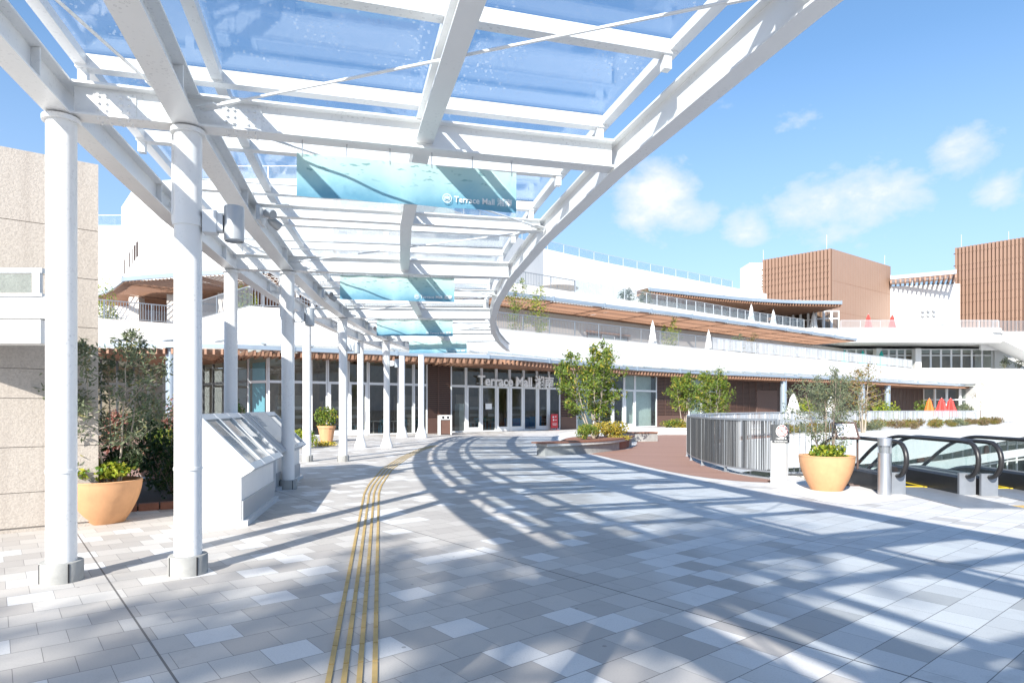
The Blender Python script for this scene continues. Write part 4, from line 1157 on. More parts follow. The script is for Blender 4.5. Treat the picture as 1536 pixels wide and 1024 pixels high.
# ------------------------------------------------------------------ plants
def leaf_blob(b, c, rad, n, L, W, flat=1.0, up=0.0):
    c = Vector(c)
    for _ in range(n):
        q = inball(); q = q * (q.length ** -.4 if q.length > .01 else 1)
        d = (rv() + Vector((0, 0, up))).normalized()
        b.leaf(c + Vector((q.x * rad[0], q.y * rad[1], q.z * rad[2])), L * random.uniform(.6, 1.25), W * random.uniform(.7, 1.2), d)
def branchy(b, p, d, L, r, depth, tips, spread=.5, lift=.25):
    p = Vector(p); pts = [p]; q = p.copy(); dd = Vector(d).normalized()
    n = 4
    for i in range(n):
        dd = (dd + rv() * .14 + Vector((0, 0, lift * .2))).normalized(); q = q + dd * L / n; pts.append(q.copy())
    b.tube(pts, [r * (1 - .5 * i / n) for i in range(n + 1)], 6, cap=False)
    if depth == 0: tips.append((q.copy(), dd.copy())); tips.append((pts[-2].copy(), dd.copy())); return
    for k in range(random.choice((2, 3))):
        nd_ = (dd + rv() * spread * 1.3 + Vector((0, 0, lift))).normalized()
        branchy(b, pts[-1 - (k % 2)], nd_, L * random.uniform(.55, .8), r * .5, depth - 1, tips, spread, lift)
def tree(name, label, loc, height, stems, spread, leafmat, nleaf, L, W, barkmat, crown0=.3, lean=.25, r=.03, group=None, depth=2, seed=1, clump=.28, lobes=None):
    random.seed(seed)
    o = thing(name, label, 'tree', loc, group=group); b = MB(); tips = []
    for k in range(stems):
        a = 2 * PI * k / stems + random.uniform(-.4, .4); d = Vector((math.cos(a) * lean, math.sin(a) * lean, 1))
        if stems == 1: d = Vector((random.uniform(-.1, .1), random.uniform(-.1, .1), 1))
        p0 = Vector((math.cos(a) * .06 * (stems > 1), math.sin(a) * .06 * (stems > 1), 0)); H1 = height * crown0 * random.uniform(.85, 1.15)
        p1 = p0 + d.normalized() * H1 * .5 + rv() * .03; p2 = p0 + d.normalized() * H1 + rv() * .05
        b.tube([p0, p1, p2], [r, r * .85, r * .7], 7, cap=False)
        branchy(b, p2, d, (height - H1) * .42, r * .68, depth, tips, spread)
    b.build('trunk', barkmat, o)
    zmax = max(t_[0].z for t_ in tips); k = height / zmax * .97
    c = MB(); per = max(4, int(nleaf / len(tips)))
    for q, d in tips:
        s = clump * random.uniform(.6, 1.25)
        for _ in range(int(per * random.uniform(.4, 1.6))):
            v = inball(); pos = q + Vector((v.x * s, v.y * s, v.z * s * .9))
            if pos.z > height: pos.z = height - random.uniform(0, .2)
            c.leaf(pos, L * random.uniform(.6, 1.3), W * random.uniform(.7, 1.2), (rv() + Vector((0, 0, -.35)) + d * .3).normalized())
    c.build('crown', leafmat, o)
    return o
def tree_up(name, label, loc, height, stems, leafmat, nleaf, L, W, barkmat, start=.25, reach=.9, lean=.3, r=.03, group=None, seed=1, clump=.2, droop=-.2, hvar=.28, bare=.0):
    """several upright stems, each with side branches from `start` of its height, leaves clustered along every branch"""
    random.seed(seed); o = thing(name, label, 'tree', loc, group=group); b = MB(); spots = []
    for k in range(stems):
        a = 2 * PI * k / stems + random.uniform(-.5, .5); hh = height * (1 if k == 0 else 1 - random.uniform(.02, hvar))
        off = Vector((math.cos(a), math.sin(a), 0)); base = off * (.09 if stems > 1 else 0); ln = lean * height * random.uniform(.5, 1.1) * (.35 if k == 0 else 1)
        n = 9; pts = []
        for i in range(n + 1):
            f = i / n; pts.append(base + off * ln * (f ** .8) + Vector((random.uniform(-1, 1), random.uniform(-1, 1), 0)) * .035 * height * .3 * f + Vector((0, 0, hh * f)))
        b.tube(pts, [r * (1 - .85 * i / n) for i in range(n + 1)], 6, cap=False)
        nb = int(9 + hh * 3)
        for j in range(nb):
            f = start + (1 - start) * ((j + random.random()) / nb); x = f * n; i = min(n - 1, int(x)); p = pts[i].lerp(pts[i + 1], x - i)
            a2 = random.uniform(0, 2 * PI); out = Vector((math.cos(a2), math.sin(a2), 0)) + off * .5
            prof = math.sin(PI * min(1, max(.0, (f - start) / (1 - start)) ** .75 * .86 + .14)) ** .7
            bl_ = reach * prof * random.uniform(.45, 1.05) + .08
            q = p + out.normalized() * bl_ + Vector((0, 0, bl_ * random.uniform(.15, .75)))
            mid = p.lerp(q, .5) + Vector((0, 0, -.04 * bl_))
            b.tube([p, mid, q], [r * .3, r * .2, r * .08], 4, cap=False)
            for g in (.45, .75, 1.0): spots.append((p.lerp(q, g), .75 + .5 * g, (q - p).normalized()))
        for g in range(3): spots.append((pts[-1 - g // 2] + Vector((0, 0, .02)), .8, Vector((0, 0, 1))))
    b.build('trunk', barkmat, o)
    c = MB(); per = nleaf / len(spots)
    for q, s, d in spots:
        if random.random() < bare: continue
        s *= clump * random.uniform(.6, 1.3)
        for _ in range(int(per * random.uniform(.4, 1.6) + .5)):
            v = inball(); c.leaf(q + Vector((v.x * s, v.y * s, v.z * s)), L * random.uniform(.6, 1.3), W * random.uniform(.7, 1.2), (rv() + Vector((0, 0, droop)) + d * .4).normalized())
    c.build('crown', leafmat, o)
    return o
def shrub(label, loc, rad, mat, n, L, W, name='shrub', group=None, up=.4, seed=3, cat='shrub'):
    random.seed(seed); o = thing(name, label, cat, loc, group=group)
    b = MB()
    for k in range(9): d = (rv() * .8 + Vector((0, 0, 1))).normalized(); b.tube([(0, 0, 0), (d.x * rad[0] * .5, d.y * rad[1] * .5, rad[2] * .8), (d.x * rad[0] * .8, d.y * rad[1] * .8, rad[2] * 1.3)], [.012, .008, .004], 5, cap=False)
    b.build('stem', 'bark', o)
    c = MB()
    for k in range(7):
        q = inball(); leaf_blob(c, (q.x * rad[0] * .55, q.y * rad[1] * .55, rad[2] * (.9 + q.z * .5)), (rad[0] * .55, rad[1] * .55, rad[2] * .6), n // 7, L, W, up=up)
    c.build('foliage', mat, o)
    return o
def pot(label, loc, rim, base, h, mat='terracotta', name='planter_pot', group=None):
    o = thing(name, label, 'planter', loc, group=group)
    pr = [(0, 0), (base * .96, 0), (base, .015)]
    for k in range(1, 15):
        f = k / 14; pr.append((base + (rim - base) * (1 - (1 - f) ** 1.75), .015 + (h - .03) * f))
    pr += [(rim + .004, h - .008), (rim - .006, h), (rim - .03, h), (rim - .05, h - .03), (rim - .07, h - .09)]
    MB().lathe(pr, n=56).build('bowl', mat, o)
    MB().lathe([(rim - .072, h - .075), (rim * .5, h - .05), (0, h - .04)], n=40).build('soil', 'soil', o)
    return o
# big orange pot by the escalators with an olive tree
X, Y = dp(1240, 11.75)
pot('big orange terracotta pot with an olive tree, beside the no-smoking sign', (X, Y, 0), .475, .27, .64, group='big orange pots')
tree_up('olive_tree', 'thin silvery olive tree growing in the orange pot by the no-smoking sign', (X, Y, .58), 1.55, 4, 'leaf_olive', 2300, .075, .021, 'bark', .12, .42, .17, .016, None, 11, .11, -.1, .3)
shrub('lime and green trailing plants filling the orange pot by the no-smoking sign', (X - .05, Y - .05, .58), (.42, .40, .15), 'leaf_lime', 620, .075, .05, 'pot_plant', None, .3, 5, 'plant')
shrub('dark green creeping plants at the olive stem in the pot by the no-smoking sign', (X + .12, Y - .08, .58), (.36, .36, .09), 'leaf_green', 420, .07, .04, 'pot_plant', None, .3, 6, 'plant')
# its twin by the concrete wall
X, Y = dp(152, 8.45)
pot('big orange terracotta pot partly hidden by the thickest canopy column', (X, Y, 0), .475, .28, .56, group='big orange pots')
tree_up('olive_tree', 'straggly grey-green olive tree in the orange pot at the concrete wall corner', (X + .12, Y + .05, .5), 1.95, 5, 'leaf_olive', 3400, .085, .028, 'bark_pale', .15, .5, .30, .018, None, 21, .12, -.1, .4)
shrub('lime green coleus-like plants filling the pot at the concrete wall corner', (X + .02, Y - .12, .54), (.42, .34, .16), 'leaf_lime', 700, .085, .055, 'pot_plant', None, .35, 8, 'plant')
shrub('dark green bushy plants at the back of the pot by the concrete wall', (X + .14, Y + .16, .56), (.34, .26, .26), 'leaf_dark', 620, .08, .045, 'pot_plant', None, .3, 9, 'plant')
# flower bed behind it
bed = [(-5.6, 9.3), (-4.8, 9.75), (-4.35, 10.6), (-4.9, 12.8), (-6.6, 14.0), (-7.6, 12.0)]
o = thing('flower_bed', 'shady flower bed edged with brown stones behind the orange pot', 'flower bed', (0, 0, 0))
MB().prism(bed, .0, .06).build('soil', 'soil', o)
b = MB(); q = bed + [bed[0]]; s = 0; L = plen(q)
while s < L: p, d = along(q, s); b.box((*p, .05), (.26, .12, .10 + random.uniform(0, .03)), math.atan2(d.y, d.x)); s += .28
b.build('edging_stone', 'mulch', o)
for lab, x, y, rd, mt, n, Lf, sd in (('dark leafy shrub in the flower bed right behind the orange pot', -5.35, 10.2, (.55, .5, .5), 'leaf_dark', 1100, .09, 31), ('tall dark evergreen shrub in the shady flower bed', -6.2, 11.3, (.6, .6, .75), 'leaf_dark', 1100, .10, 32),
                              ('bronze-green grass clump at the stone edge of the flower bed', -4.75, 10.9, (.35, .4, .32), 'leaf_dry', 500, .16, 33), ('low pink flowers along the stone edge of the flower bed', -4.95, 10.15, (.4, .35, .13), 'petal_pink', 600, .045, 34),
                              ('second patch of pink flowers in the flower bed, beside the thick column', -4.6, 11.4, (.3, .6, .12), 'petal_pink', 500, .045, 35), ('mid green bushy plant between bed and brown pot', -5.6, 12.6, (.5, .5, .4), 'leaf_green', 700, .08, 36)):
    shrub(lab, (x, y, .05), rd, mt, n, Lf, Lf * (.12 if 'grass' in lab else .5), seed=sd, up=1.5 if 'grass' in lab else .3)
X, Y = dp(246, 14.4)
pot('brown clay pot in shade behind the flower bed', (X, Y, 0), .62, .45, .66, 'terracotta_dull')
shrub('upright green plants in the brown clay pot behind the flower bed', (X, Y, .6), (.5, .5, .24), 'leaf_green', 500, .2, .03, 'pot_plant', None, 1.6, 41, 'plant')
X, Y = dp(490, 28.6)
o = thing('planter_pot', 'ribbed terracotta tub with a green shrub before the shop glass', 'planter', (X, Y, 0))
MB().lathe([(0, 0), (.26, 0), (.37, .62), (.40, .62), (.40, .72), (.36, .72), (.33, .62)], n=36, wob=lambda a, j: 1 + .02 * math.cos(12 * a)).build('bowl', 'terracotta', o); MB().lathe([(.335, .64), (0, .66)], n=24).build('soil', 'soil', o)
shrub('leafy green shrub growing in the ribbed terracotta tub', (X, Y, .64), (.62, .55, .5), 'leaf_green', 900, .14, .07, 'pot_plant', None, .5, 42, 'plant')
X, Y = dp(452, 24); shrub('yellow-green bushy shrub beside the second skylight box', (X, Y, .0), (.75, .5, .42), 'leaf_lime', 900, .11, .05, seed=43)
X, Y = dp(482, 25); shrub('low yellow and red flowers on the paving near the terracotta tub', (X, Y, .0), (.75, .45, .14), 'petal_yellow', 700, .06, .045, 'flower_patch', None, .6, 44, 'flowers')
for lab, px, D, rd, mt, sd in (('reddish flowering bush at the glazed shop behind the olive tree', 172, 19, (.38, .38, .95), 'leaf_red', 51), ('pink flowering bush beside the grey eave post', 257, 21, (.5, .45, 1.05), 'leaf_red', 52), ('dark green conifer-like bush against the shop glass beside the flowering bush', 205, 22.5, (.85, .7, .85), 'leaf_dark', 53),
                               ('tall narrow dark shrub against the corner shop window', 358, 29.5, (.35, .3, 1.2), 'leaf_dark', 54), ('yellow-green hedge shrub behind the second-row column', 322, 27, (.9, .4, .55), 'leaf_lime', 55)):
    X, Y = dp(px, D); shrub(lab, (X, Y, 0), rd, mt, 900, .12, .06, seed=sd)
# planting island with bench
isl = smooth([(1.75, 21.2), (2.9, 21.8), (4.2, 23.4), (4.75, 25.6), (4.5, 27.4), (3.4, 28.0), (2.35, 26.6), (1.8, 23.8)], 2)
o = thing('planting_island', 'raised planting island of red-brown mulch behind the curved bench', 'planting bed', (0, 0, 0)); MB().prism(isl, .02, .30).build('mulch', 'mulch', o)
o = thing('curved_bench', 'long curved concrete bench with dark red wooden top around the planting island', 'bench', (0, 0, 0))
fr = smooth([(1.05, 20.15), (2.6, 21.2), (3.9, 22.9), (4.75, 25.4)], 3)
MB().wall(fr, 0.0, .30, .45).build('base', 'concrete', o); MB().wall(offset(fr, -.10), .30, .385, .60).build('body', 'concrete_pale', o)
b = MB(); tp = offset(fr, -.13)
tp = [(tp[0][0] - .2, tp[0][1] - .12)] + tp
for k in range(4): b.wall(offset(tp, .15 * k + .004), .386, .43, .142)
b.build('seat', 'wood_top', o)
o = thing('granite_bench', 'short granite block bench with wooden top behind the curved bench', 'bench', (0, 0, 0))
fr2 = smooth([(4.55, 29.2), (5.6, 28.6), (6.6, 29.0)], 2)
MB().wall(fr2, .0, .38, .5).build('base', 'concrete', o); MB().wall(offset(fr2, -.05), .381, .43, .6).build('seat', 'wood_top', o)
X, Y = 3.35, 25.6
tree_up('multi_stem_tree', 'bright green multi-stemmed tree in the planting island before the entrance', (X, Y, .3), 3.75, 7, 'leaf_green', 7000, .15, .055, 'bark_pale', .24, .85, .29, .034, 'multi-stemmed trees on the deck', 4, .19, -.3, .3)
shrub('yellow variegated shrub at the foot of the multi-stemmed tree', (X + .45, Y - .9, .3), (.72, .6, .42), 'leaf_yellow', 1500, .10, .055, seed=61)
shrub('dark green spiky shrub beside the yellow variegated shrub', (X - .55, Y - 1.3, .3), (.52, .5, .32), 'leaf_green', 900, .2, .03, seed=62, up=1)
shrub('low pale yellow ground plants in front of the variegated shrub', (X + .55, Y - 2.0, .3), (.6, .4, .12), 'leaf_yellow', 500, .07, .04, seed=63)
# low white ledge with two trees by the brown wall
o = thing('planter_ledge', 'low pale concrete planter ledge at the back of the brown deck', 'ledge', (0, 0, 0))
lp = smooth([(6.6, 37.4), (8.2, 36.7), (11, 36.4), (15, 37.6)], 2)
MB().wall(lp, .0, .30, .5).build('base', 'concrete_pale', o); MB().wall(offset(lp, -.08), .301, .36, .66).build('coping', 'wall_white', o); MB().wall(offset(lp, .55), .0, .26, 4).build('soil', 'mulch', o)
tree_up('multi_stem_tree', 'green multi-stemmed tree at the corner of the brown slatted wall', (dp(1026, 39.5)[0], 39.5, .26), 3.3, 4, 'leaf_green', 3600, .17, .06, 'bark_pale', .36, .75, .18, .035, 'multi-stemmed trees on the deck', 14, .22, -.3, .22)
tree_up('multi_stem_tree', 'green multi-stemmed tree behind the dense galvanised balustrade', (dp(1069, 38.8)[0], 38.8, .26), 3.45, 6, 'leaf_green', 5200, .17, .06, 'bark_pale', .25, .85, .24, .035, 'multi-stemmed trees on the deck', 19, .24, -.3, .22)
shrub('small round green shrub on the pale planter ledge', (dp(1011, 38)[0], 38, .26), (.85, .6, .35), 'leaf_green', 700, .13, .06, seed=64)
shrub('small golden shrub on the pale planter ledge', (dp(1026, 38)[0], 38, .26), (.7, .5, .25), 'leaf_yellow', 600, .12, .06, seed=65)
# ------------------------------------------------------------------ escalator well: walls, lower level, balustrades
class ZB_(MB): pass
hole = well
back = hole[:14]
o = thing('well_wall', 'white curved band wall round the escalator well', 'wall', (0, 0, 0))
z1s = [0.002] * 14; z0s = [-1.1, -1.1, -1.15, -1.2, -1.25, -1.35, -1.45, -1.6, -1.7, -1.7, -1.5, -1.2, -.85, -.7]
MB().wall(back[:5], z0s[:5], [-.004] * 5, -.3).build('rim', 'concrete', o)
MB().wall(back[4:], z0s[4:], [-.004] * 10, -.3).build('band', 'wall_white', o)
MB().wall(offset(back[7:], -.32), -.02, .05, .5).build('coping', 'wall_white', o)
MB().wall([(5.35, 13.5), (60, 13.5)][::-1], -1.0, -.002, .4).build('band', 'wall_white', o)
MB().wall(offset(back, -.05), -2.6, -2.0, .3).build('band', 'wall_white', o)
lo = thing('lower_shopfront', 'glazed shop front on the lower level of the escalator well', 'shop front', (0, 0, 0))
lp = offset(back[5:], 1.6); L = plen(lp); n = int(L / 2.2); f = MB()
for k in range(n):
    a, _ = along(lp, L * k / n); c, d = along(lp, L * (k + 1) / n)
    g = MB(); g.bar((*a, -3.7), (*c, -3.7), .012, 4.4); g.build('pane', 'clear_glass', lo); f.box((*a, -3.7), (.12, .12, 4.6), math.atan2(d.y, d.x))
    f.bar((*a, -3.2), (*c, -3.2), .11, .14)
f.build('window_frame', 'white_frame', lo)
MB().wall(offset(lp, 3), -6, -1.2, .3).build('interior_wall', 'wall_warm', lo)
for k in range(9):
    p, d = along(offset(lp, 2.2), L * (k + .5) / 9); b = MB(); b.box((*p, -5), (1.8, .6, 2.0), math.atan2(d.y, d.x)); b.build('display_shelf', 'interior', lo)
for s in (.42, .64):
    b = MB(); p, d = along(offset(lp, -.02), L * s); q = Vector((d.y, -d.x)) * .06; b.tube([(p[0], p[1], -2.2), (p[0] + q.x, p[1] + q.y, -2.2)], .62, 20); b.build('round_sign', 'terracotta_dull', lo)
# dense balustrade of thin galvanised bars round the well
def fence(label, pts, h, step, pk, jit, mat='galv', kerb=True, top=.06, group=None, two=False, post=1.5):
    o = thing('balustrade', label, 'balustrade', (pts[0][0], pts[0][1], 0), group=group); L = plen(pts); x0, y0 = pts[0]
    P = [(x - x0, y - y0) for x, y in pts]; seg = resample(P, max(3, int(L / .5)))
    b = MB()
    for a, c in zip(seg, seg[1:]): b.bar((*a, h), (*c, h), top, .045, e=.004)
    b.build('top_rail', mat, o)
    b = MB()
    for a, c in zip(seg, seg[1:]): b.bar((*a, .14), (*c, .14), .05, .035, e=.004)
    b.build('bottom_rail', mat, o)
    n = max(1, round(L / post))
    for k in range(n + 1):
        p, d = along(P, L * k / n); MB().box((*p, h / 2 - .012), (.012, .07, h - .024), math.atan2(d.y, d.x)).box((*p, .012), (.12, .12, .024), math.atan2(d.y, d.x)).build('post', mat, o)
    b = MB(); m = int(L / step)
    for lay in ((0, 1) if two else (0,)):
        for k in range(m):
            p, d = along(P, L * (k + .5 + .3 * lay) / m); nr = Vector((-d.y, d.x)) * (.02 if lay else -.012 if two else 0)
            a = math.atan2(d.y, d.x) + random.uniform(-jit, jit); w = pk[0] * random.uniform(.7, 1.3) * (.55 if lay else 1) if jit else pk[0]
            lean = random.uniform(-.012, .012) if jit else 0
            b.cur = lay if lay else (2 if jit and random.random() < .35 else 0)
            q0 = Vector((p[0] + nr.x, p[1] + nr.y, .158)); q1 = q0 + Vector((d.x * lean, d.y * lean, h - .158 - .024)); b.bar(q0, q1, w, pk[1], up=(math.cos(a + PI / 2), math.sin(a + PI / 2), 0))
    b.build('baluster', ['fence_mid', 'fence_dark', 'pale_metal'] if two else mat, o)
    return o
random.seed(5)
f1 = smooth([(5.62, 13.62), (5.1, 14.6), (4.92, 16.4), (5.25, 19.2), (5.95, 21.6)], 3)
fence('dense galvanised balustrade of crowded vertical bars at the edge of the brown deck', f1, 1.25, .046, (.022, .010), .9, two=True)
f2 = [(5.66, 13.55), (6.72, 13.42)]
fo = fence('thin open bar balustrade behind the orange pot and no-smoking sign', f2, 1.24, .115, (.012, .012), 0, 'galv')
b = MB(); b.wall([(x - f2[0][0], y - f2[0][1] + .06) for x, y in f2], -.3, .13, .12); b.build('kerb', 'concrete_pale', fo)
f3 = smooth([(6.0, 21.75), (7.7, 26.2), (10.4, 30.4), (14.4, 35.6), (19.5, 41.5), (26, 48.4), (38, 57), (54, 68.5)], 2)
fence('long pale picket balustrade curving along the far side of the escalator well', f3, 1.27, .14, (.085, .012), .25, 'pale_metal', post=2.5)
# strip of dry shrubs on the far edge
o = thing('planting_strip', 'sloping strip of bare soil along the far rim of the escalator well', 'planting bed', (0, 0, 0))
bs = MB(); A_ = offset(back[7:13], .52); B_ = [(14.8, 35.4), (19.9, 41), (26.2, 47.6), (30, 51), (38, 56.4), (47, 63)]
bs.slab(A_, B_, .004, .10, 24); bs.build('soil', 'concrete_pale', o)
random.seed(77); ra, rb = resample(A_, 30), resample(B_, 30)
tints = ['leaf_dry', 'leaf_dry', 'leaf_autumn', 'leaf_green', 'leaf_lime', 'leaf_dry']
sh0 = []
for k, mt in enumerate(('leaf_dry', 'leaf_autumn', 'leaf_lime')): 
    pass
looks = ['low rust-brown shrub', 'low dry straw-coloured shrub', 'low olive-green shrub']
proto = {}
for k in range(52):
    f = random.uniform(.08, .8); p = Vector(ra[1 + k * 28 // 52]).lerp(Vector(rb[1 + k * 28 // 52]), f); c = random.choice((0, 1, 1, 0, 2)); lab = looks[c] + ' on the planting strip along the far rim of the escalator well'
    st_ = random.getstate()
    if c not in proto:
        proto[c] = shrub(lab, (p.x, p.y, .08), (.66, .5, .36), ('leaf_autumn', 'leaf_dry', 'leaf_olive')[c], 420, .16, .04, 'dry_shrub', 'low shrubs along the far rim of the well', 1.0, 80 + c)
    else: dup(proto[c], (p.x, p.y, .08), random.uniform(0, 6), None, random.uniform(.6, 1.25))
    random.setstate(st_); random.random()
tree_up('autumn_tree', 'thin brownish autumn tree on the far rim behind the notice stand', (dp(1300, 37.5)[0], 37.9, .05), 3.9, 3, 'leaf_autumn', 1500, .15, .06, 'bark_pale', .3, 1.0, .16, .06, None, 72, .26, -.2, .25, .15)
tree_up('young_tree', 'slim young tree with sparse leaves before the white wall end', (dp(1470, 60)[0], 60, .05), 4.0, 1, 'leaf_autumn', 260, .17, .07, 'bark', .35, 1.1, .1, .05, None, 73, .3, -.2, .2, .3)
tree_up('olive_tree', 'grey-green bushy tree on the far rim behind the potted olive', (dp(1258, 36.5)[0], 37.5, .05), 3.3, 4, 'leaf_olive', 2300, .15, .05, 'bark', .2, 1.0, .25, .05, None, 74, .28, -.2, .3)
for px, D, c, lab in ((1205, 58, 'leaf_lime', 'yellow-green bush under the eave behind the big white parasol'), (1385, 72, 'leaf_green', 'bright green bush before the dark shop wall near the red parasols'), (1330, 62, 'leaf_lime', 'yellowish bush beside the third eave post'), (1447, 76, 'leaf_olive', 'grey-green bush at the end of the eave by the red parasols')):
    X, Y = dp(px, D); shrub(lab, (X, Y, 0), (1.5, 1.0, 1.3), c, 900, .24, .12, seed=int(px))

# ------------------------------------------------------------------ escalators
ed = Vector((.078, .997)).normalized(); es_ = Vector((ed.y, -ed.x))
SL = math.tan(R(30))
def zdrop(s, flat): 
    """walking surface height along the escalator: level landing, short curve, then 30 degrees down"""
    if s < flat: return 0.0
    u = s - flat
    return -(u * u / 3.0 * SL) if u < 1.5 else -(.75 * SL + (u - 1.5) * SL)
def escalator(label, ox, oy, wid):
    o = thing('escalator', label, 'escalator', (ox, oy, 0), math.atan2(ed.y, ed.x) - PI / 2, 'escalators going down into the well')
    FL = 2.1; smax = 12.5; ss = [0, .4, .9, 1.4, 1.8] + [FL + .15 * k for k in range(11)] + [FL + 1.9, FL + 3, FL + 5, FL + 7, smax]
    ss = [s for s in ss if zdrop(s, FL) > -6.2]
    for side in (0, 1):
        x = side * wid
        bb = MB(); prof = [(-.13, -.05), (-.13, .30), (-.10, .34), (.10, .34), (.13, .30), (.13, -.05)]; n = len(prof)
        prof = [(-.13, -.62), (-.13, .29), (-.10, .33), (.10, .33), (.13, .29), (.13, -.62)]
        vs = []
        for i, s in enumerate(ss):
            k = (0.66 if i == 0 else 1)
            vs += [(x + px, s + .05, (pz if pz < 0 and s > .5 else max(pz, .002)) + zdrop(s, FL)) for px, pz in prof]
        fs = [tuple(range(n)), tuple(len(vs) - n + k for k in reversed(range(n)))]
        for i in range(len(ss) - 1):
            for k in range(n): fs.append((i * n + k, (i + 1) * n + k, (i + 1) * n + (k + 1) % n, i * n + (k + 1) % n))
        bb.add(vs, fs); bb.build('skirt_panel', 'dark_metal', o)
        MB().box((x, .02, .19), (.27, .055, .38)).build('newel_plate', 'landing', o)
        # rounded newel with handrail
        path = []; rr = .30; zc = .62
        for k in range(11):
            a = R(-115 - 155 * k / 10) if False else R(-75 - (180 - 75 + 90) * k / 10)
            path.append((x, .02 + rr * 1.0 * math.cos(a) , zc + rr * math.sin(a)))
        path = [(x, .16, zc - rr * .98), (x, .04, zc - rr * .99)] + [(x, rr * -math.sin(R(a)) * 1.0, zc - rr * math.cos(R(a))) for a in range(10, 180, 17)] + [(x, .1, zc + rr)]
        rest = [(x, s, zc + rr + zdrop(s, FL)) for s in ss if s > .3]
        h = MB(); full = path + rest
        h.tube(full, .037, 10); ho = h.build('handrail', 'black_rubber', o)
        for v in ho.data.vertices: v.co.x = x + (v.co.x - x) * 1.15
        g = MB(); ring = [(p[1], p[2]) for p in path[1:]] 
        # glass: newel half disc then panels
        g.v += [(x, max(y, -rr) * .93, zc + (z - zc) * .93) for y, z in ring]; m = len(ring)
        g.f.append(tuple(range(m))); g.m.append(0); g.sm.append(False)
        gp_ = [s for s in ss if s >= .3]
        gp_ = [.0] + gp_
        for a, c in zip(gp_, gp_[1:]):
            za, zc_ = zdrop(a, FL), zdrop(c, FL); g.add([(x, a, .32 + za), (x, c, .32 + zc_), (x, c, .90 + zc_), (x, a, .90 + za)], [(0, 1, 2, 3)])
        g.build('glass_panel', 'clear_glass', o)
    MB().box((wid / 2, .62 - .9, .008), (wid - .27, 2.6, .012)).build('floor_plate', 'landing', o)
    s = 1.05; k = 0
    while zdrop(s, FL) > -6:
        z = zdrop(s + .2, FL); st = MB(); st.box((wid / 2, s + .2, z - .09), (wid - .28, .40, .2))
        for g_ in range(9): st.box((-.01 + wid / 2 + (g_ - 4) * .09, s + .2, z + .013), (.03, .39, .006))
        st.build('step', 'dark_metal', o); s += .405; k += 1
    y = MB()
    for side in (0, 1):
        xx = .17 if side == 0 else wid - .17; y.box((xx, 1.9, .022), (.05, 1.9, .012))
    y.box((wid / 2, 1.02, .022), (wid - .30, .05, .012))
    y.build('yellow_edge', 'yellow_line', o)
    return o
A0 = Vector(gp(1346, 741))
escalator('dark escalator with glass sides beside the silver bollard, going down', A0.x, A0.y, 1.16)
p2 = A0 + es_ * 1.46 + ed * -.1
escalator('dark escalator with glass sides, second from the bollard, cut by the picture edge', p2.x, p2.y, 1.16)

# ------------------------------------------------------------------ small things on the plaza
X, Y = gp(1327, 741.5)
o = thing('bollard', 'silver cylinder bollard light next to the escalator', 'bollard', (X, Y, 0))
MB().lathe([(.108, 0), (.108, .72)], n=32).build('post', 'steel', o); MB().lathe([(.082, .72), (.082, .86)], n=24).build('lamp', 'lamp_lens', o)
b = MB(); b.lathe([(.0, .985), (.106, .985), (.11, .98), (.11, .85), (0, .85)], n=32); b.lathe([(.11, .70), (.11, .725), (0, .725)], n=32)
for k in range(4): a = PI / 4 + PI / 2 * k; b.box((.098 * math.cos(a), .098 * math.sin(a), .79), (.02, .012, .13), a)
b.build('cap', 'steel', o)
# no smoking sign
X, Y = gp(1170, 726)
o = thing('no_smoking_sign', 'white pillar sign with dark no-smoking panel beside the orange pot', 'sign', (X, Y, 0), .05)
MB().box((-.04, 0, .43), (.28, .05, .86)).build('post', 'sign_white', o)
MB().box((.128, .0, .43), (.05, .055, .86)).build('post_edge', 'grey_lamp', o)
MB().box((-.0, -.012, 1.0), (.345, .055, .36)).build('sign_panel', 'sign_dark', o)
def ring(b, c, r0, r1, y, n=36):
    for k in range(n):
        a0, a1 = 2 * PI * k / n, 2 * PI * (k + 1) / n
        b.add([(c[0] + r * math.cos(a), y, c[1] + r * math.sin(a)) for a, r in ((a0, r0), (a1, r0), (a1, r1), (a0, r1))], [(0, 1, 2, 3)])
b = MB(); b.add([(.02 + .122 * math.cos(2 * PI * k / 40), -.0405, 1.05 + .122 * math.sin(2 * PI * k / 40)) for k in range(40)], [tuple(range(40))]); b.build('disc', 'sign_white', o)
b = MB(); ring(b, (.02, 1.05), .094, .112, -.042); b.bar((-.05, -.042, 1.12), (.09, -.042, .98), .02, .002, up=(0, -1, 0)); b.build('prohibition_mark', 'sign_red', o)
text_mesh('lettering', '敷地内禁煙', 'sign_white', .04, .22, .0005, .0008, o, (-.11, -.0415, .89))
text_mesh('lettering', 'NO SMOKING AREA', 'sign_white', .036, .26, .0005, .0006, o, (-.13, -.0415, .838))
b = MB(); ring(b, (-.07, .72), .036, .045, -.0265); b.bar((-.095, -.0265, .745), (-.045, -.0265, .695), .008, .002, up=(0, -1, 0)); b.build('small_mark', 'cloth_pink', o)
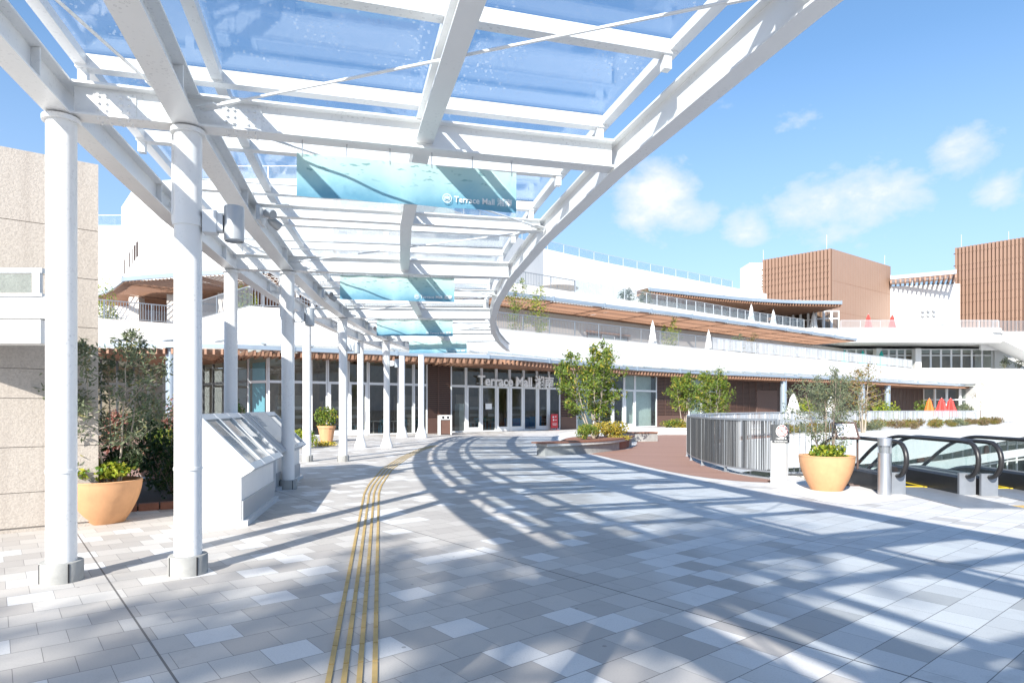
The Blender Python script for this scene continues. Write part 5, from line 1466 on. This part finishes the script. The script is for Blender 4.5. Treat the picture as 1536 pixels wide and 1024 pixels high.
# notice stand
X, Y = gp(1274, 727.5)
o = thing('notice_stand', 'thin brown metal stand holding a tilted white notice board by the orange pot', 'sign', (X, Y, 0), -.12)
b = MB(); b.bar((.15, .0, .02), (.15, .0, 1.0), .03, .03); b.bar((.15, -.14, .012), (.15, .26, .012), .03, .024); b.bar((.15, -.14, .014), (-.22, -.14, .014), .03, .022); b.bar((.15, .12, .014), (-.22, .12, .014), .03, .022); b.build('leg', 'frame_brown', o)
bo = MB(); dn = Vector((0, -.82, .57)); 
bo.bar((-.07, -.12, .90), (-.07, .10, 1.22), .44, .03, up=dn); bo.build('board', 'frame_brown', o)
cn = Vector((-.07, -.01, 1.06)) + Vector((0, -.82, .57)) * .017; dv_ = Vector((0, .22, .32)).normalized()
MB().bar(cn - dv_ * .15, cn + dv_ * .15, .35, .004, up=dn).build('paper', 'sign_white', o)
# litter bin by the entrance
X, Y = dp(667, 36.4)
o = thing('litter_bin', 'white and brown litter bin against the dark slatted panel by the entrance', 'bin', (X, Y, 0), .35)
b = MB(); b.box((-.33, 0, .55), (.08, .42, 1.1)); b.box((.33, 0, .55), (.08, .42, 1.1)); b.box((0, 0, .98), (.58, .42, .26)); b.build('body', 'bin_white', o)
MB().box((0, .02, .44), (.575, .34, .80)).build('door', 'brown_dark', o)
b = MB()
for k in (-.14, .14): b.tube([(k, -.20, .98), (k, -.225, .98)], .075, 16)
b.build('opening', 'gasket', o)
# red equipment board behind the entrance glass edge
p, d = hit(offset(F0, -.45), 831.5)
o = thing('red_stand', 'red stand board with white lettering at the side of the entrance doors', 'sign', (p[0], p[1], 0), math.atan2(d.y, d.x))
MB().box((0, 0, .62), (.62, .05, .95)).build('board', 'extinguisher_red', o)
b = MB()
for k in (-.26, .26): b.box((k, .06, .4), (.04, .04, .8)); b.box((k, .05, .015), (.05, .4, .03))
b.build('leg', 'extinguisher_red', o)
text_mesh('lettering', 'SALE', 'sign_white', .22, .42, .001, .004, o, (-.21, -.028, .82)) if False else None
b = MB()
for x, z, w, h in ((-.12, .9, .12, .1), (.1, .92, .14, .05), (-.1, .7, .1, .12), (.1, .7, .2, .03), (0, .45, .4, .03), (0, .36, .34, .03)): b.box((x, -.0275, z), (w, .004, h))
b.build('lettering_block', 'sign_white', o)

# parasols on the terraces and in front of the shops ------------------
def parasol(label, loc, mat, h=2.5, r=.33):
    o = thing('parasol', label, 'parasol', loc, random.uniform(0, 6), 'closed parasols')
    MB().tube([(0, 0, .05), (0, 0, h + .08)], .03, 8).build('pole', 'pale_metal', o)
    MB().lathe([(r, h * .24), (r * .92, h * .36), (r * .62, h * .6), (r * .44, h * .76), (r * .40, h * .84), (r * .16, h * .97), (.02, h)], n=32, wob=lambda a, j: 1 + (.14 * math.cos(8 * a) if j < 5 else 0)).build('canopy_cloth', mat, o)
    MB().lathe([(0, .06), (.26, .06), (.28, .03), (.28, 0)], n=20).build('base', 'concrete', o)
    return o
def para(px, base_y, z, D, lab, mat, h, r): parasol(lab, (*dp(px, D), z), mat, h, r)
para(979, 0, 5.6, 51.6, 'tall closed white parasol on the lower terrace before the brown doors', 'parasol_white', 2.9, .36)
para(1063, 0, 5.6, 56.6, 'closed white parasol alone in the middle of the lower terrace', 'parasol_white', 2.75, .36)
para(1127, 0, 10.0, 70.5, 'closed cream parasol under the top pergola, first of the row', 'parasol_white', 2.9, .36)
para(1160, 0, 10.0, 73.2, 'closed white parasol under the top pergola, second of the row', 'parasol_white', 2.7, .38)
para(1220.5, 0, 10.02, 78.3, 'closed white parasol before the glazed restaurant at the terrace corner', 'parasol_white', 3.2, .5)
para(1302.5, 0, 10.02, 80.6, 'closed red parasol by the glass roof lantern', 'parasol_red', 3.3, .5)
para(1338.5, 0, 10.02, 80.8, 'closed red parasol beside the white porthole wall', 'parasol_red', 3.3, .55)
para(1190, 0, 0, 54, 'large closed white parasol beside the eave post on the ground', 'parasol_white', 2.75, .62)
para(1246, 0, 0, 55, 'closed white parasol half hidden behind the potted olive tree', 'parasol_white', 2.6, .5)
para(1394, 0, 0, 71, 'closed orange parasol with the red pair on the ground', 'parasol_orange', 2.6, .55)
para(1412.5, 0, 0, 70, 'wide closed red parasol, middle of the three under the eave end', 'parasol_red', 2.6, .68)
para(1426, 0, 0, 70.5, 'closed red parasol next to the white end wall, last of the three', 'parasol_red', 2.6, .66)
for px, D, lab in ((1267, 80.6, 'closed teal parasol by the brown pergola tip'), (1294, 80.9, 'closed teal parasol between the pergola tip and the white pillar'), (1322, 81.4, 'closed teal parasol beside the white pillar of the wing')):
    para(px, 0, 5.9, D, lab, 'parasol_teal', 2.9, .5)
# small trees and tubs on the terraces
for px, D, z, hgt, lab, sd, lf in ((778, 43.2, 5.6, 4.5, 'tall bamboo-like tree on the lower terrace beside the canopy tip', 91, 'leaf_green'), (806, 44.6, 5.6, 4.3, 'feathery green tree on the lower terrace under the slatted eave', 92, 'leaf_lime'),
                               (1006, 54.0, 5.6, 3.4, 'slim tree in the middle of the lower terrace between two parasols', 93, 'leaf_lime'), (1106, 59.0, 5.6, 2.6, 'small tree on the lower terrace with bare twigs', 94, 'leaf_olive'), (1128, 60.5, 5.6, 2.9, 'sparse yellowish tree at the terrace end', 95, 'leaf_dry'),
                               (940, 57.5, 10.0, 2.2, 'small conical evergreen behind the upper glass railing', 96, 'leaf_dark'), (968, 60, 10.0, 2.5, 'small spreading tree at the tip of the upper pergola', 97, 'leaf_olive')):
    X, Y = dp(px, D); tree_up('terrace_tree', lab, (X, Y, z), hgt, 3, lf, 900, .17, .06, 'bark', .25, .6, .14, .03, None, sd, .2, -.2, .3)
for px, lab in ((1507, 'small grey-green shrub on the white wing ledge near the stair'), (1529, 'second grey-green shrub on the white wing ledge at the picture edge')):
    X, Y = dp(px, 81.6); shrub(lab, (X, Y, 6.5), (.9, .5, .9), 'leaf_olive', 300, .25, .08, seed=px)
for px, D, lab, sd, h in ((158, 37.2, 'leafy shrub on the terrace beside the concrete wall top', 101, 2.0), (166, 37.9, 'small shrub behind the terrace pickets near the concrete wall', 102, 1.0), (362, 33.5, 'yellow-green bushes behind the terrace parapet above the corner shop', 103, 1.4)):
    X, Y = dp(px, D); shrub(lab, (X, Y, 5.6), (1.0, .8, h), ('leaf_lime', 'leaf_green', 'leaf_lime')[sd - 101], 800, .16, .06, seed=sd)
# open sunshade on the upper terrace
X, Y = dp(836, 57)
o = thing('sunshade', 'open beige sunshade behind the upper terrace pickets', 'parasol', (X, Y, 10.0))
MB().tube([(0, 0, 0), (0, 0, 2.6)], .04, 8).build('pole', 'pale_metal', o); MB().lathe([(0, 2.75), (1.2, 2.45), (1.9, 2.15), (1.88, 2.13), (0, 2.66)], n=24, smooth=False).build('canopy_cloth', 'wall_warm', o)
# lower-level sunshade seen through the escalator glass
X, Y = 19.5, 25.0
o = thing('sunshade', 'open white sunshade on the lower level beyond the escalators', 'parasol', (X, Y, -6))
MB().tube([(0, 0, 0), (0, 0, 4.2)], .04, 8).build('pole', 'pale_metal', o); MB().lathe([(0, 4.5), (1.2, 4.15), (2.2, 3.75), (2.18, 3.73), (0, 4.4)], n=8, smooth=False).build('canopy_cloth', 'parasol_white', o)

# street trees behind the viewpoint that shade the paving
tree_up('street_tree', 'tall sparse street tree far behind the viewpoint', (-8.0, -17.2, 0), 17.0, 3, 'leaf_green', 420, .42, .26, 'bark', .87, 1.5, .07, .16, 'tall street trees behind the plaza', 201, .8, -.2, .15)
tree_up('street_tree', 'tall slim street tree by the precast wall behind the viewpoint', (-12.2, -20.0, 0), 17.0, 2, 'leaf_green', 330, .42, .26, 'bark', .88, 1.5, .06, .14, 'tall street trees behind the plaza', 202, .8, -.2, .15)
